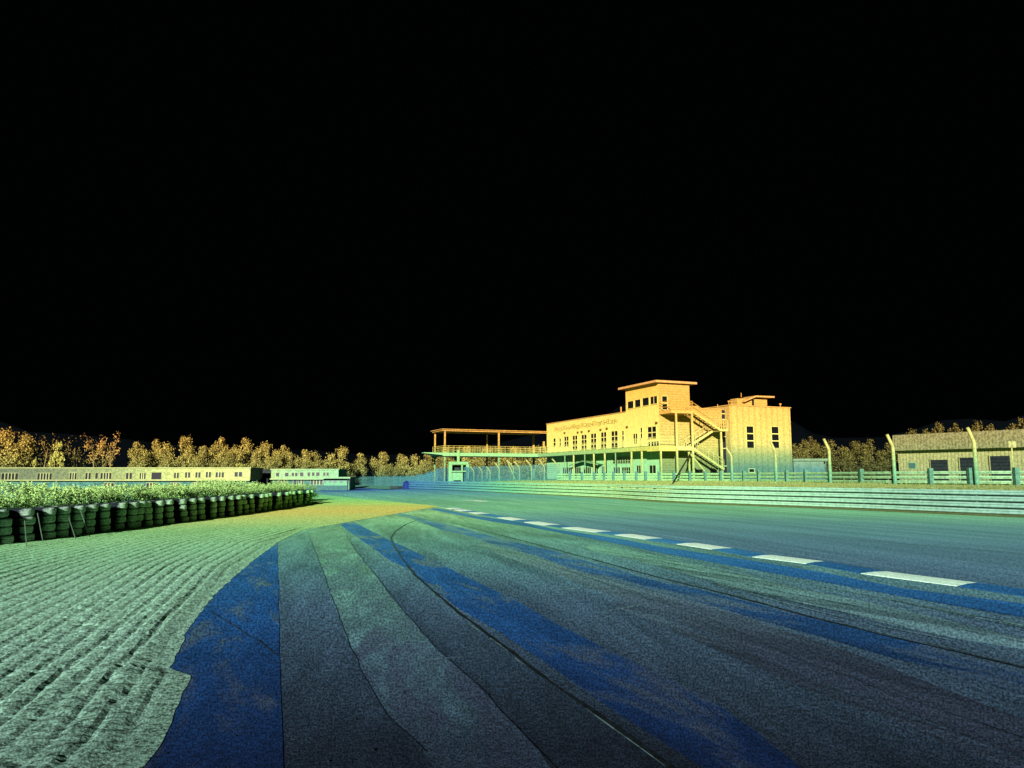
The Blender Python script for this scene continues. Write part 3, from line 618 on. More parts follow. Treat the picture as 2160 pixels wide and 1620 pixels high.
for q in ((258, 284, 783, 870, 1, 2), (327, 344, 783, 868, 1, 2), (382, 432, 762, 866, 2, 2), (476, 532, 752, 852, 2, 2), (578, 637, 742, 846, 2, 2), (685, 747, 728, 836, 2, 2),
          (800, 862, 713, 827, 2, 2), (918, 990, 700, 816, 2, 2), (1040, 1060, 697, 805, 1, 2), (1168, 1216, 730, 795, 2, 1), (1250, 1270, 662, 780, 1, 2), (1332, 1428, 650, 780, 2, 2)):
    window(*z4(*q[:4]), q[4], q[5], bld, bw=.11)
for q in ((476, 532, 868, 905), (578, 637, 864, 902), (685, 747, 852, 895), (800, 862, 843, 888), (918, 990, 830, 884), (1040, 1060, 830, 878), (1175, 1212, 803, 832), (1252, 1272, 800, 862), (1340, 1462, 820, 868)):
    window(*z4(*q), 2 if q[1] - q[0] < 90 else 4, 1, bld, bw=.16, pname='low_window')
for q in ((362, 472, 1115, 1203, 5, 1, 'glass_teal'), (502, 570, 1113, 1203, 3, 1, 'glass'), (602, 686, 1112, 1200, 4, 1, 'glass'), (726, 766, 1106, 1200, 2, 2, 'glass'), (806, 858, 1102, 1198, 3, 1, 'glass_teal'),
          (934, 1135, 992, 1062, 7, 3, 'glass'), (942, 1018, 1112, 1196, 3, 1, 'glass_teal'), (1038, 1135, 1112, 1194, 4, 2, 'glass'), (1206, 1253, 1092, 1194, 2, 1, 'glass'), (1352, 1425, 1090, 1188, 2, 1, 'glass')):
    window(*z4(*q[:4]), q[4], q[5], bld, fw=.05, bw=.055, gmat=q[6])
window(1396, 1406.5, 836, 864, 1, 2, tower, 'S', bw=.12, pname='door')
# small lamps on the facade
for (x, y) in ((390, 718), (540, 712), (585, 706), (668, 695), (800, 682), (872, 668), (1102, 650), (1437, 603)):
    v_, z_ = FAC(1120 + x / 5.4, 780 + y / 5.4); MB().box(-.22, 0, v_ - .12, v_ + .12, z_ - .1, z_ + .1).build('wall_lamp', M['stair_dark'], bld)
# lettering on the facade (it cannot be read in the photograph; the same run of characters, as far as they show)
va, za = FAC(1120 + 262 / 5.4, 780 + 700 / 5.4); vb, zb = FAC(1120 + 985 / 5.4, 780 + 598 / 5.4)
for k, (txt, f0, f1) in enumerate((('LRNOLSGHWEEREB', 0, .45), ('BSGERNETFBP', .46, .79), ('S-EDER', .80, 1))):
    cu_ = bpy.data.curves.new('lettering', 'FONT'); cu_.body = txt; cu_.size = .8; cu_.extrude = .004; cu_.space_character = .8
    to = bpy.data.objects.new('lettering', cu_); sc.collection.objects.link(to)
    bpy.context.view_layer.update()
    me = bpy.data.meshes.new_from_object(to.evaluated_get(bpy.context.evaluated_depsgraph_get())); bpy.data.objects.remove(to)
    co = np.array([v.co[:] for v in me.vertices]); co[:, 0] -= co[:, 0].min(); wd = co[:, 0].max(); span = (va - vb) * (f1 - f0)
    hgt = .72
    y_ = va - (va - vb) * f0 - co[:, 0] / wd * span; z_ = za - .06 + (zb - za) * (f0 + (f1 - f0) * co[:, 0] / wd) + co[:, 1] / .58 * hgt * .8 + .1 * np.sin(co[:, 0] * 3.1)
    for i, vtx in enumerate(me.vertices): vtx.co = (-.012 - co[i, 2], y_[i], z_[i])
    me.materials.clear(); me.materials.append(scan_mat('lettering_paint', 'z', [(6, (196, 180, 76)), (10, (206, 172, 66))], .8, .45, 3)); 
    to = bpy.data.objects.new('lettering', me); sc.collection.objects.link(to); to.parent = bld

# balcony along the facade and round the corner
DZ0, DZ1 = 4.5, 5.06; BU = -1.75; BV = -2.5
dk = MB(); dk.box(BU, 0, 0, LEN + .5, DZ0 + .12, DZ1); dk.box(BU, SID(1425, 945, BV)[0], BV, 0, DZ0, DZ1 + .002)
balc = dk.build('balcony', M['deck'], bld)
MB().box(SID(1430, 945, BV)[0], SID(1460, 945, BV)[0], BV, -.02, DZ0 + .1, DZ1 - .02).build('stair_landing', M['steel_z'], bld)
for x in (385, 485, 612, 715, 840, 962, 1145, 1262, 1480):
    v_, _ = FAC(1120 + x / 5.4, 960, BU + .1); thin = x in (385, 612, 962)
    mb = MB(); r_ = .05 if thin else .075
    mb.box(BU + .1 - r_, BU + .1 + r_, v_ - r_, v_ + r_, BASE if not thin else 2.6, DZ0 + .11); mb.build('balcony_post', M['steel_z'] if not thin else M['booth'], bld)
rl = MB()
for z in (.35, .7, 1.02): rl.bar((BU + .05, BV + .1, DZ1 + z), (BU + .05, LEN + .4, DZ1 + z), .035)
for k in range(20): v_ = BV + .1 + (LEN + .3 - BV) * k / 19; rl.bar((BU + .05, v_, DZ1), (BU + .05, v_, DZ1 + 1.04), .04)
for z in (.35, .7, 1.02): rl.bar((BU + .05, BV + .1, DZ1 + z), (SID(1425, 945, BV)[0], BV + .1, DZ1 + z), .035)
rl.build('railing', M['facade'], balc)
# canopy roof of the ground-floor entrance
ca, cb = FAC(1120 + 500 / 5.4, 985)[0], FAC(1120 + 830 / 5.4, 985)[0]; zc = FAC(1120 + 660 / 5.4, 780 + 1040 / 5.4)[1]
mb = MB(); mid_ = (ca + cb) / 2
mb.bar((-.9, ca, zc - .55), (-.9, mid_, zc), .12); mb.bar((-.9, mid_, zc), (-.9, cb, zc - .55), .12); mb.add([(-.9, ca, zc - .5), (-.9, mid_, zc + .06), (0, mid_, zc + .06), (0, ca, zc - .5), (-.9, cb, zc - .5), (0, cb, zc - .5)], [(0, 1, 2, 3), (1, 4, 5, 2)])
mb.build('porch', M['booth'], bld)

# outside staircase
stv = BV
def S3(px, py, v=stv): u_, z_ = SID(px, py, v); return Vector((u_, v, z_))
stair = MB(); lu0 = -.02; lu1 = S3(1461, 868).x; LZ = S3(1440, 865).z
stair.box(lu0, lu1, stv, -.02, LZ - .36, LZ); so = stair.build('staircase', M['steel_z'], bld)
for px in (1427.5, 1461):
    u_ = S3(px, 940).x; MB().box(u_ - .085, u_ + .085, stv - .1, stv + .07, BASE, LZ - .37).build('post', M['steel_z'], so)
u_ = S3(1458, 940).x; MB().box(u_ - .07, u_ + .07, stv + .4, stv + .54, BASE, DZ0).build('post', M['steel_z'], so)
def flight(a, b, v0, v1, name='flight'):
    mb = MB(); A, B = Vector((a.x, v0, a.z)), Vector((b.x, v0, b.z))
    for v in (v0, v1): mb.bar((a.x, v, a.z), (b.x, v, b.z), .07, .26)
    f = mb.build(name, M['steel_z'], so); tr = MB(); n = 12
    for k in range(n):
        q = (k + .5) / n; x = a.x + (b.x - a.x) * q; z = a.z + (b.z - a.z) * q; tr.box(x - .13, x + .13, v0 + .04, v1 - .04, z - .03, z + .02)
    tr.build('treads', M['stair_dark'], f)
    rr_ = MB()
    for v in (v0, v1):
        rr_.bar((a.x, v, a.z + 1.05), (b.x, v, b.z + 1.05), .05); rr_.bar((a.x, v, a.z + .65), (b.x, v, b.z + .65), .03)
        for k in range(7): q = k / 6; rr_.bar((a.x + (b.x - a.x) * q, v, a.z + (b.z - a.z) * q), (a.x + (b.x - a.x) * q, v, a.z + (b.z - a.z) * q + 1.05), .035)
    rr_.build('handrail', M['steel_z'], f)
top, turn = S3(1461, 868), S3(1518, 906)
flight(top, turn, stv, stv + 1.1)
tl = MB(); tx1 = S3(1536, 906).x; tl.box(turn.x, tx1, stv, -.05, turn.z - .18, turn.z + .05); tl.box(tx1 - .06, tx1, stv, -.06, turn.z + .051, turn.z + 1.05)
for z in (.4, .75, 1.05): tl.bar((turn.x, stv + .03, turn.z + z), (tx1, stv + .03, turn.z + z), .05)
for k in range(5): x = turn.x + (tx1 - turn.x) * k / 4; tl.bar((x, stv + .03, turn.z), (x, stv + .03, turn.z + 1.05), .05)
tl.build('half_landing', M['steel_z'], so)
MB().box(tx1 - .9, tx1 - .75, stv + .2, stv + .35, BASE, turn.z - .18).build('post', M['steel_z'], so)
flight(Vector((turn.x, 0, turn.z - .1)), Vector((S3(1463, 943).x, 0, DZ1 - .1)), stv + 1.3, -.15)
flight(Vector((S3(1460, 943).x, 0, DZ1 - .2)), Vector((S3(1527, 990).x, 0, S3(1527, 990).z)), stv - .05, stv + 1.1)
gd = MB()
for z in (.4, .75, 1.05): gd.bar((lu0, stv + .03, LZ + z), (lu1, stv + .03, LZ + z), .05); gd.bar((lu0 + .02, stv, LZ + z), (lu0 + .02, -.05, LZ + z), .05)
for k in range(16): x = lu0 + (lu1 - lu0) * k / 15; gd.bar((x, stv + .03, LZ), (x, stv + .03, LZ + 1.05), .045)
gd.build('guard_rail', M['steel_z'], so)
br = MB(); A = S3(1456, 957); br.tube([A, S3(1498, 1008)], .10, 8); br.build('brace', M['steel_z'], so)
bp = G(1418, 1022, 1.12); bl = Vector(loc2(bp)); MB().tube([A, bl], .07, 8).build('brace', M['stair_dark'], so)
# dark boards on the end wall stand in for shade behind the stair
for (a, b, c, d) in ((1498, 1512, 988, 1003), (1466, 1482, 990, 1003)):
    u0, z1 = SID(a, c); u1, z0 = SID(b, d); MB().box(u0, u1, -.06, .02, z0, z1).build('shade_board', M['glass'], bld)

# annex tower with glazed link
AU0, AU1 = SID(1541, 920)[0], SID(1669, 920)[0]; AZ = SID(1600, 858)[1]
ax = empty('annex', C0 + U * AU0, ANG, 'tall plain flat-roofed block with two narrow three-pane windows and a small penthouse', 'building')
ab = MB().box(0, AU1 - AU0, 0, 7, BASE, AZ); ab.build('wall', M['annex'], ax)
MB().box(-.1, AU1 - AU0 + .1, -.1, 7.1, AZ + .003, AZ + .1).build('parapet_coping', M['roof'], ax)
def shift(o, dx):                                         # parts surveyed in the clubhouse frame, moved into the annex frame
    for c in [o]: 
        for v in c.data.vertices: v.co.x -= dx
z5 = lambda x0, x1, y0, y1: (1360 + x0 / 6, 1360 + x1 / 6, 780 + y0 / 6, 780 + y1 / 6)
for q in ((1283, 1370, 716, 990, 1, 3), (1600, 1688, 722, 990, 1, 3)):
    f = window(*z5(*q[:4]), q[4], q[5], ax, 'S', fw=.06, bw=.12); shift(f, AU0)
    for c in f.children: shift(c, AU0)
f = window(*z5(1318, 1382, 1256, 1295), 1, 1, ax, 'S', pname='hatch'); shift(f, AU0)
for c in f.children: shift(c, AU0)
# penthouse with a mono-pitch roof
pv = 2.2; p0 = SID(1555, 850, pv)[0] - AU0; p1 = SID(1618, 850, pv)[0] - AU0; pz1 = SID(1600, 842.5, pv)[1]
ph = MB().box(p0, p1, pv, pv + 1.3, AZ + .11, pz1).build('penthouse', M['siding'], ax)
rf = MB(); q0 = SID(1546, 850, pv + 1.6)[0] - AU0; q1 = SID(1627, 841, pv)[0] - AU0; zl = SID(1546, 848, pv)[1]; zr = SID(1627, 840, pv)[1]; qm = SID(1588, 841, pv)[0] - AU0
rf.add([(q0, pv - .6, zl), (qm, pv - .6, zr - .02), (q1, pv - .6, zr), (q0, pv + 1.6, zl), (qm, pv + 1.6, zr - .02), (q1, pv + 1.6, zr)] + [(q0, pv - .6, zl + .16), (qm, pv - .6, zr + .16), (q1, pv - .6, zr + .2), (q0, pv + 1.6, zl + .16), (qm, pv + 1.6, zr + .16), (q1, pv + 1.6, zr + .2)],
       [(0, 1, 7, 6), (1, 2, 8, 7), (6, 7, 10, 9), (7, 8, 11, 10), (0, 3, 4, 1), (1, 4, 5, 2), (0, 6, 9, 3), (2, 5, 11, 8), (3, 9, 10, 4), (4, 10, 11, 5)])
rf.build('penthouse_roof', M['roof'], ph)
wq = SID(1588, 846, pv)[0] - AU0; MB().box(wq - .15, wq + .15, pv - .03, pv + .1, AZ + .25, pz1 - .1).build('penthouse_window', M['glass'], ph)
for px, h_ in ((1579, .55), (1537.5, .5), (1646, .45)):
    u_ = SID(px, 855, 1.5)[0] - AU0; zb_ = AZ + .1 if px != 1579 else zr
    mb = MB(); mb.bar((u_, 1.5 if px != 1579 else pv + .6, zb_), (u_, 1.5 if px != 1579 else pv + .6, zb_ + h_), .06)
    if px != 1579: mb.box(u_ - .09, u_ + .09, 1.41, 1.59, zb_ + h_, zb_ + h_ + .16)
    mb.build('aerial', M['steel_z'], ax)
lk0 = DEP - AU0 + .02
lkp = MB().box(lk0, -.02, .9, 1.2, BASE, AZ - .5).build('glazed_link', M['black'], ax)
fm = MB()
for py in (873, 885, 921, 946, 983): z = SID(1532, py, .9)[1]; fm.box(lk0, -.02, .84, .9, z - .05, z + .05)
fm.build('glazing_bars', M['frame'], lkp)
for k in range(3): x = -.4 + .0 * k

# viewing terrace reaching out over the track side from the far end of the clubhouse
TV0 = LEN; TV1 = LEN + 5
u_front = lambda px: on_plane(px, 955, V, TV0)[0]
T0, T1 = u_front(938), u_front(1052); TZ = zat(910, (C0 + U * T0 + V * TV0).y, 938)
ter = empty('viewing_terrace', C0 + V * TV0, ANG, 'raised open terrace on posts with a thin roof frame, left of the clubhouse', 'terrace')
td = MB(); tipu = u_front(893)
td.box(T0 - .4, .4, -.5, 5.2, 4.62, 5.1); td.add([(T0 - .4, -.5, 4.75), (tipu, -.3, 5.0), (tipu, .8, 5.0), (T0 - .4, 5.2, 4.75), (T0 - .4, -.5, 5.09), (tipu, -.3, 5.09), (tipu, .8, 5.09), (T0 - .4, 5.2, 5.09)], [(0, 1, 5, 4), (4, 5, 6, 7), (1, 2, 6, 5), (2, 3, 7, 6), (3, 2, 1, 0)])
td.build('deck', M['deck'], ter)
for u_ in (T0, T1):
    for v_ in (0, 5): MB().box(u_ - .1, u_ + .1, v_ - .1, v_ + .1, 0, TZ).build('post', M['terrace'], ter)
MB().box(-.14, .14, 4.86, 5.14, 0, TZ).build('post', M['terrace'], ter)
MB().box(-.5, -.25, .2, .45, 5.1, 7.0).build('flue', M['terrace'], ter)
tf = MB()
for v_ in (0, 5): tf.box(T0 - .4, .2, v_ - .12, v_ + .12, TZ + .06, TZ + .26)
for k in range(11): u_ = T0 - .4 + (.4 - T0 + .1) * k / 10; tf.box(u_, u_ + .1, .13, 4.87, TZ + .08, TZ + .24)
tf.add([(T0 - .6, -.4, TZ + .27), (.2, -.4, TZ + .27), (.2, 5.4, TZ + .27), (T0 - .6, 5.4, TZ + .27), (T0 - .6, -.4, TZ + .36), (.2, -.4, TZ + .36), (.2, 5.4, TZ + .37), (T0 - .6, 5.4, TZ + .37)], [(0, 3, 2, 1), (4, 5, 6, 7), (0, 1, 5, 4), (1, 2, 6, 5), (2, 3, 7, 6), (3, 0, 4, 7)])
tf.build('roof_frame', M['terrace'], ter)
tr_ = MB()
for v_ in (-.35, 5.1):
    for z in (.35, .7, 1.0): tr_.bar((T0 - .3, v_, 5.1 + z), (.2, v_, 5.1 + z), .05)
    for k in range(22): u_ = T0 - .3 + (.5 - T0) * k / 21; tr_.bar((u_, v_, 5.1), (u_, v_, 6.1), .05)
for z in (.35, .7, 1.0): tr_.bar((T0 - .3, -.35, 5.1 + z), (T0 - .3, 5.1, 5.1 + z), .05)
tr_.build('railing', M['terrace'], ter)

# marshal booth in front of the terrace
bd = 100.0; bo = P(967.5, 1005, bd); bo.z = .35
bx = lambda px: P(px, 1005, bd).x - bo.x
bz = lambda py: zat(py, bd, 967) - bo.z
bt = empty('marshal_booth', bo, 0, 'small green booth with an open hatch and a pole on top, under the terrace', 'booth')
mb = MB()
mb.box(bx(946), bx(953.5), 0, 1.6, 0, bz(977)); mb.box(bx(983), bx(990), 0, 1.6, 0, bz(979)); mb.box(bx(946), bx(988), -.03, 1.63, bz(980), bz(974)); mb.box(bx(953.6), bx(972.5), .1, 1.5, bz(1013), bz(996))
mb.box(bx(972.6), bx(976), .1, .4, 0, bz(980)); mb.box(bx(953.6), bx(955.5), .1, .4, 0, bz(1013))
mb.add([(bx(990), 0, .9), (bx(993), 0, 0), (bx(990), 0, 0), (bx(990), 1.6, .9), (bx(993), 1.6, 0), (bx(990), 1.6, 0)], [(0, 2, 1), (3, 4, 5), (0, 1, 4, 3)])
mb.build('frame', M['booth'], bt)
MB().box(bx(953.6), bx(983), 1.3, 1.45, bz(1012.5), bz(981)).build('back_panel', M['grey'], bt)
MB().box(bx(952), bx(984), -.25, .05, bz(995.5), bz(993)).build('counter', M['booth'], bt)
MB().box(bx(963), bx(968.5), .5, .95, bz(974) + .004, bz(949)).build('pole', M['booth'], bt)

# low rounded wall right of the annex
wd_ = 93.0; x0 = P(1674, 985, wd_).x; x1 = P(1738, 985, wd_).x; zt = zat(967.5, wd_, 1700)
mb = MB(); mb.box(x0, x1, 0, 4, .8, zt - .28)
mb.box(x0 - .1, x1 + .4, -.25, 4.2, zt - .279, zt)
mb.tube([Vector((x1 + .003, 2, .8)), Vector((x1 + .003, 2, zt - .285))], 1.1, 16)
for v in range(len(mb.v)): mb.v[v] = (mb.v[v][0] - x0, mb.v[v][1], mb.v[v][2])
tag(mb.build('low_outbuilding', M['low_wall'], loc=(x0, wd_, 0)), 'low flat-topped pale outbuilding with a rounded end, right of the tall annex', 'building')

# ------------------------------------------------------------------ corrugated barn on the right
BA = P(1882, 951, 80); BB = P(2160, 944, 69.5); BA.z = BB.z = 0
bdir = (BB - BA).normalized(); bang = math.atan2(bdir.y, bdir.x); bn = Vector((-bdir.y, bdir.x, 0))
barn = empty('barn', BA, bang, 'long corrugated barn with a deep overhanging roof band and dark roller doors', 'barn')
def BRN(px, py, off=0.0):
    d = ray(px, py); o = Vector((0, 0, EYE)) - BA; t_ = (off - o.dot(bn)) / d.dot(bn); p = o + d * t_; return p.dot(bdir), p.z
s1 = BRN(2160, 950)[0] + 14; ez = BRN(1882, 951)[1]; tz = BRN(1880, 918, .3)[1]
mb = MB(); mb.add([(0, 0, ez), (s1, 0, ez), (s1, .55, tz), (-.15, .55, tz), (0, 6, ez), (s1, 6, ez), (s1, 6, tz + .3), (-.15, 6, tz + .3)], [(0, 1, 2, 3), (3, 2, 6, 7), (4, 7, 6, 5), (0, 3, 7, 4), (1, 5, 6, 2), (0, 4, 5, 1)])
mb.build('roof', M['barn_roof'], barn)
wl = BRN(1895, 970, .8)[0]; MB().box(wl, s1 - .5, .8, 5.5, .8, ez - .003).build('wall', M['barn_wall'], barn)
z6 = lambda x, y: (1640 + x / 4.154, 840 + y / 4.154)
for (a, b, c, d) in ((1345, 1495, 540, 625), (1600, 1756, 520, 625), (1866, 2040, 506, 625)):
    p, q = z6(a, c), z6(b, d); u0, z1 = BRN(p[0], p[1], .8); u1, z1b = BRN(q[0], p[1], .8)
    do = MB().box(u0, u1, .68, .86, .9, (z1 + z1b) / 2).build('roller_door', M['barn_door'], barn)
    mb = MB(); zz = (z1 + z1b) / 2; mb.box(u0 - .1, u0 - .003, .66, .85, .9, zz + .1); mb.box(u1 + .003, u1 + .1, .66, .85, .9, zz + .1); mb.box(u0 - .003, u1 + .003, .66, .85, zz + .002, zz + .1); mb.build('door_frame', M['barn_wall'], do)
p, q = z6(1157, 568), z6(1213, 612); u0, z1 = BRN(*p, .8); u1, z0 = BRN(*q, .8); wf = MB().box(u0 - .06, u1 + .06, .74, .81, z0 - .06, z1 + .06).build('window', M['booth'], barn); MB().box(u0, u1, .70, .74, z0, z1).build('pane', M['glass_teal'], wf)
p = P(2134.5, 938, 60); u_ = .55
mb = MB(); mb.box(-u_ * .55, u_ * .55, -.04, .04, zat(944, 60) - 1.0, zat(931, 60) - 1.0)
sg = empty('sign_post', (p.x, 60, 1.0), 0, 'small blank square sign on a thin post in front of the barn roof', 'sign')
mb.build('sign_panel', M['barn_wall'], sg); MB().tube([(0, .06, 0), (0, .06, zat(934, 60) - 1.0)], .05, 6).build('post', M['pole'], sg)

# ------------------------------------------------------------------ long flat blocks on the left
def block(name, label, px0, px1, ytop, yled, depth, z0, wins, lows, wall='long', low='long_low', dep=9, xl=None, ledge_out=.6):
    x0 = xl if xl is not None else P(px0, 1000, depth).x; x1 = P(px1, 1000, depth).x
    zt = zat(ytop, depth); zl = zat(yled, depth)
    r_ = empty(name, ((x0 + x1) / 2, depth, z0), 0, label, 'building'); ox, oz = (x0 + x1) / 2, z0
    MB().box(x0 - ox, x1 - ox, 0, dep, zl - oz, zt - oz - .25).build('upper_wall', M[wall], r_)
    MB().box(x0 - ox + .2, x1 - ox - .2, .4, dep - .2, -.3, zl - oz - .002).build('lower_wall', M[low], r_)
    MB().box(x0 - ox - .2, x1 - ox + .2, -.25, dep + .2, zt - oz - .248, zt - oz).build('roof', M['ledge'], r_)
    MB().box(x0 - ox - .1, x1 - ox + .1, -ledge_out, -.003, zl - oz - .25, zl - oz + .02).build('ledge', M['ledge'], r_)
    for lst, y_ in ((wins, 0.0), (lows, .4)):
        for (a, b, c, d, n) in lst:
            a, b = P(a, 1000, depth).x - ox, P(b, 1000, depth).x - ox; c, d = zat(c, depth) - oz, zat(d, depth) - oz
            f = MB(); fw = .10
            f.box(a - fw, b + fw, y_ - .06, y_ + .02, c, c + fw); f.box(a - fw, b + fw, y_ - .08, y_ + .02, d - fw, d); f.box(a - fw, a, y_ - .06, y_ + .02, d, c); f.box(b, b + fw, y_ - .06, y_ + .02, d, c)
            for k in range(1, n): s_ = a + (b - a) * k / n; f.box(s_ - .12, s_ + .12, y_ - .055, y_ - .01, d, c)
            fo = f.build('window', M['ledge'], r_); MB().box(a, b, y_ - .012, y_ + .02, d, c).build('pane', M['glass'], fo)
    return r_
zz1 = lambda L_: [(a / 4, b / 4, 860 + c / 4, 860 + d / 4, n) for a, b, c, d, n in L_]
block('flat_block', 'very long flat-roofed two-storey block at far left behind the hedge', -260, 528, 986, 1012, 182, -1.3,
      zz1([(-380, -240, 553, 608, 5), (-180, -60, 553, 608, 4), (15, 155, 553, 610, 5), (318, 440, 553, 608, 5), (590, 648, 550, 606, 3), (722, 768, 550, 604, 2), (806, 828, 550, 600, 1), (850, 942, 550, 602, 4), (1065, 1115, 550, 602, 2), (1180, 1230, 550, 602, 3), (1280, 1363, 546, 605, 1),
           (1470, 1510, 548, 595, 2), (1563, 1605, 545, 590, 2), (1650, 1692, 545, 590, 2), (1738, 1780, 542, 588, 2), (1820, 1890, 545, 588, 3), (1980, 2043, 543, 582, 2)]),
      zz1([(880, 960, 636, 690, 3), (1235, 1310, 636, 700, 3), (1440, 1510, 636, 690, 3), (1620, 1715, 634, 670, 5), (1790, 1850, 632, 655, 2)]))
zz2 = lambda L_: [(480 + a / 4, 480 + b / 4, 860 + c / 4, 860 + d / 4, n) for a, b, c, d, n in L_]
block('flat_block', 'shorter flat-roofed two-storey block right of the long one', 572, 714, 989, 1009.5, 178, -1.3,
      zz2([(410, 436, 548, 580, 1), (486, 515, 548, 580, 1), (542, 590, 548, 578, 2), (612, 640, 546, 578, 1), (676, 696, 546, 578, 1), (712, 734, 546, 576, 1), (748, 776, 546, 576, 1), (808, 854, 546, 574, 2)]),
      zz2([(430, 500, 604, 640, 3), (555, 580, 606, 650, 1), (600, 640, 606, 645, 2), (700, 800, 604, 650, 4)]))
bk = P(555, 1000, 196); mb = MB(); mb.box(P(534, 1000, 196).x - bk.x, P(578, 1000, 196).x - bk.x, 0, 8, 0, zat(990, 196) + 1.3); mb.box(P(528, 1000, 190).x - bk.x, P(566, 1000, 190).x - bk.x, -6, -.2, 0, zat(1009, 190) + 1.3)
tag(mb.build('shed', M['grey'], loc=(bk.x, 196, -1.3)), 'dull grey shed in the gap between the two flat-roofed blocks', 'shed')
# single-storey pavilion with canopy
pd_ = 165.0; pc = P(712, 1010, pd_); pr = empty('pavilion', (pc.x, pd_, -1.25), 0, 'single-storey pavilion with a flat canopy beside the shorter flat block', 'pavilion')
X_ = lambda px: P(px, 1005, pd_).x - pc.x; Z_ = lambda py: zat(py, pd_) + 1.25
MB().box(X_(683), X_(738), 0, 6, 0, Z_(1009.5)).build('wall', M['booth'], pr)
MB().box(X_(678), X_(742), -1.6, 6.3, Z_(1009.4), Z_(1006)).build('canopy', M['ledge'], pr)
for a, b in ((682, 688), (694, 699), (703, 710), (716, 723), (730, 736)):
    f = MB(); f.box(X_(a) - .05, X_(b) + .05, -.05, .02, Z_(1019), Z_(1011)); fo = f.build('window', M['ledge'], pr); MB().box(X_(a), X_(b), -.08, -.04, Z_(1018.5), Z_(1011.5)).build('pane', M['glass_teal'], fo)
MB().box(X_(680), X_(744), -5, -4.7, 0, Z_(1023.5)).build('terrace_wall', M['low_wall'], pr)
for px in (737, 741): MB().box(X_(px) - .1, X_(px) + .1, -1.5, -1.3, 0, Z_(1009.5)).build('post', M['grey'], pr)

# ------------------------------------------------------------------ tyre wall
tp = g([(-60, 1160), (0, 1153), (100, 1141), (200, 1128), (290, 1116), (375, 1106), (430, 1099), (480, 1092), (540, 1083), (600, 1073.5), (640, 1067), (669, 1061.5)])
tline = spline(tp, .1)
prof = [(.17, -.085), (.24, -.1), (.285, -.092), (.31, -.06), (.316, -.03), (.309, -.026), (.309, -.018), (.317, -.014), (.317, .014), (.309, .018), (.309, .026), (.316, .03), (.31, .06), (.285, .092), (.24, .1), (.17, .085)]
nseg = 26; vs = []; fs = []
for k in range(nseg):
    a = 2 * math.pi * k / nseg
    for (r_, z) in prof: vs.append((r_ * math.cos(a), r_ * math.sin(a), z))
m_ = len(prof)
for k in range(nseg):
    k2 = (k + 1) % nseg
    for j in range(m_): fs.append((k * m_ + j, k2 * m_ + j, k2 * m_ + (j + 1) % m_, k * m_ + (j + 1) % m_))
def paint_lit_side(m):
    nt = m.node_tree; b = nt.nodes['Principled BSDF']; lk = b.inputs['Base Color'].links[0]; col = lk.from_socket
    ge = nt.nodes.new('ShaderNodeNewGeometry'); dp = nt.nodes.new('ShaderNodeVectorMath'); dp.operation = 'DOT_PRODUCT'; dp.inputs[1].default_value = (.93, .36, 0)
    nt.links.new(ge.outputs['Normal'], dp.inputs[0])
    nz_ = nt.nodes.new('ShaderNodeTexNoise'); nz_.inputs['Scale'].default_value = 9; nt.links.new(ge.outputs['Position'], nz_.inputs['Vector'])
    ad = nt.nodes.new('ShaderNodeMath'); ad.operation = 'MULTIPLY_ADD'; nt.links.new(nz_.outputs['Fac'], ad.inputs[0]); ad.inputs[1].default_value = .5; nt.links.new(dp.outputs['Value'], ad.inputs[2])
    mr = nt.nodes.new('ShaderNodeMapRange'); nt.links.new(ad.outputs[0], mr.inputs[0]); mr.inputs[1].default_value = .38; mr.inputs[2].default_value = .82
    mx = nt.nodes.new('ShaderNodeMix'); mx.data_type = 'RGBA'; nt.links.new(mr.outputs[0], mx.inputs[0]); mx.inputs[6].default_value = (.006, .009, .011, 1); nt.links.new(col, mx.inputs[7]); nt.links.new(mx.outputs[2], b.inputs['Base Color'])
paint_lit_side(M['tyre'])                                           # lit side of the tyres painted pale, unlit side painted near black
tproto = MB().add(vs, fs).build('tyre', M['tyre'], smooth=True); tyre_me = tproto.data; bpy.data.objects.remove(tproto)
tr = random.Random(5)
right_edges = [-30, 5, 54, 96, 142, 163, 192, 227, 252, 285, 308, 321, 341, 362, 390, 416, 434, 452, 475, 494, 512, 526, 540, 552, 565, 578, 590, 600, 610, 620, 629, 638, 646, 654, 662, 669]
def line_at(px):
    tx = (px - 1080) / (FPX * math.cos(PITCH))
    return min(tline, key=lambda p: abs(p.x / p.y - tx))
spots = []
for e_ in right_edges:
    q = line_at(e_ - 14); spots.append(line_at(e_ - .30 * FPX / q.length))
n_st = len(spots)
for i, p in enumerate(spots):
    if i == 0 or (0 <= i and p.y < 16): place = 'at the left end of the tyre wall'
    elif p.y < 23: place = 'in the near part of the tyre wall'
    elif p.y < 34: place = 'in the middle of the tyre wall'
    else: place = 'at the pale far end of the tyre wall'
    q = p + Vector((tr.uniform(-.06, .06) - .10, tr.uniform(-.03, .03), 0))
    s_ = empty('tyre_stack', (q.x, q.y, .05), tr.uniform(0, 6), 'four stacked tyres ' + place, 'tyre stack', 'tyre stacks of the tyre wall')
    lean = Vector((tr.uniform(-.03, .03), tr.uniform(-.05, .05), 0))
    nt_ = 4 if not (p.y < 21 and i % 3 == 1) else 4
    for k in range(nt_):
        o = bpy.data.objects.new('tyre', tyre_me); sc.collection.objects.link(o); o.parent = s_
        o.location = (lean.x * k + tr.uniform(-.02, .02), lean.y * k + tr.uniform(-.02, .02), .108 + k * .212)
        o.rotation_euler = (tr.uniform(-.03, .03), tr.uniform(-.03, .03), tr.uniform(0, 6)); f_ = tr.uniform(.9, .98); o.scale = (f_, f_, 1.06)
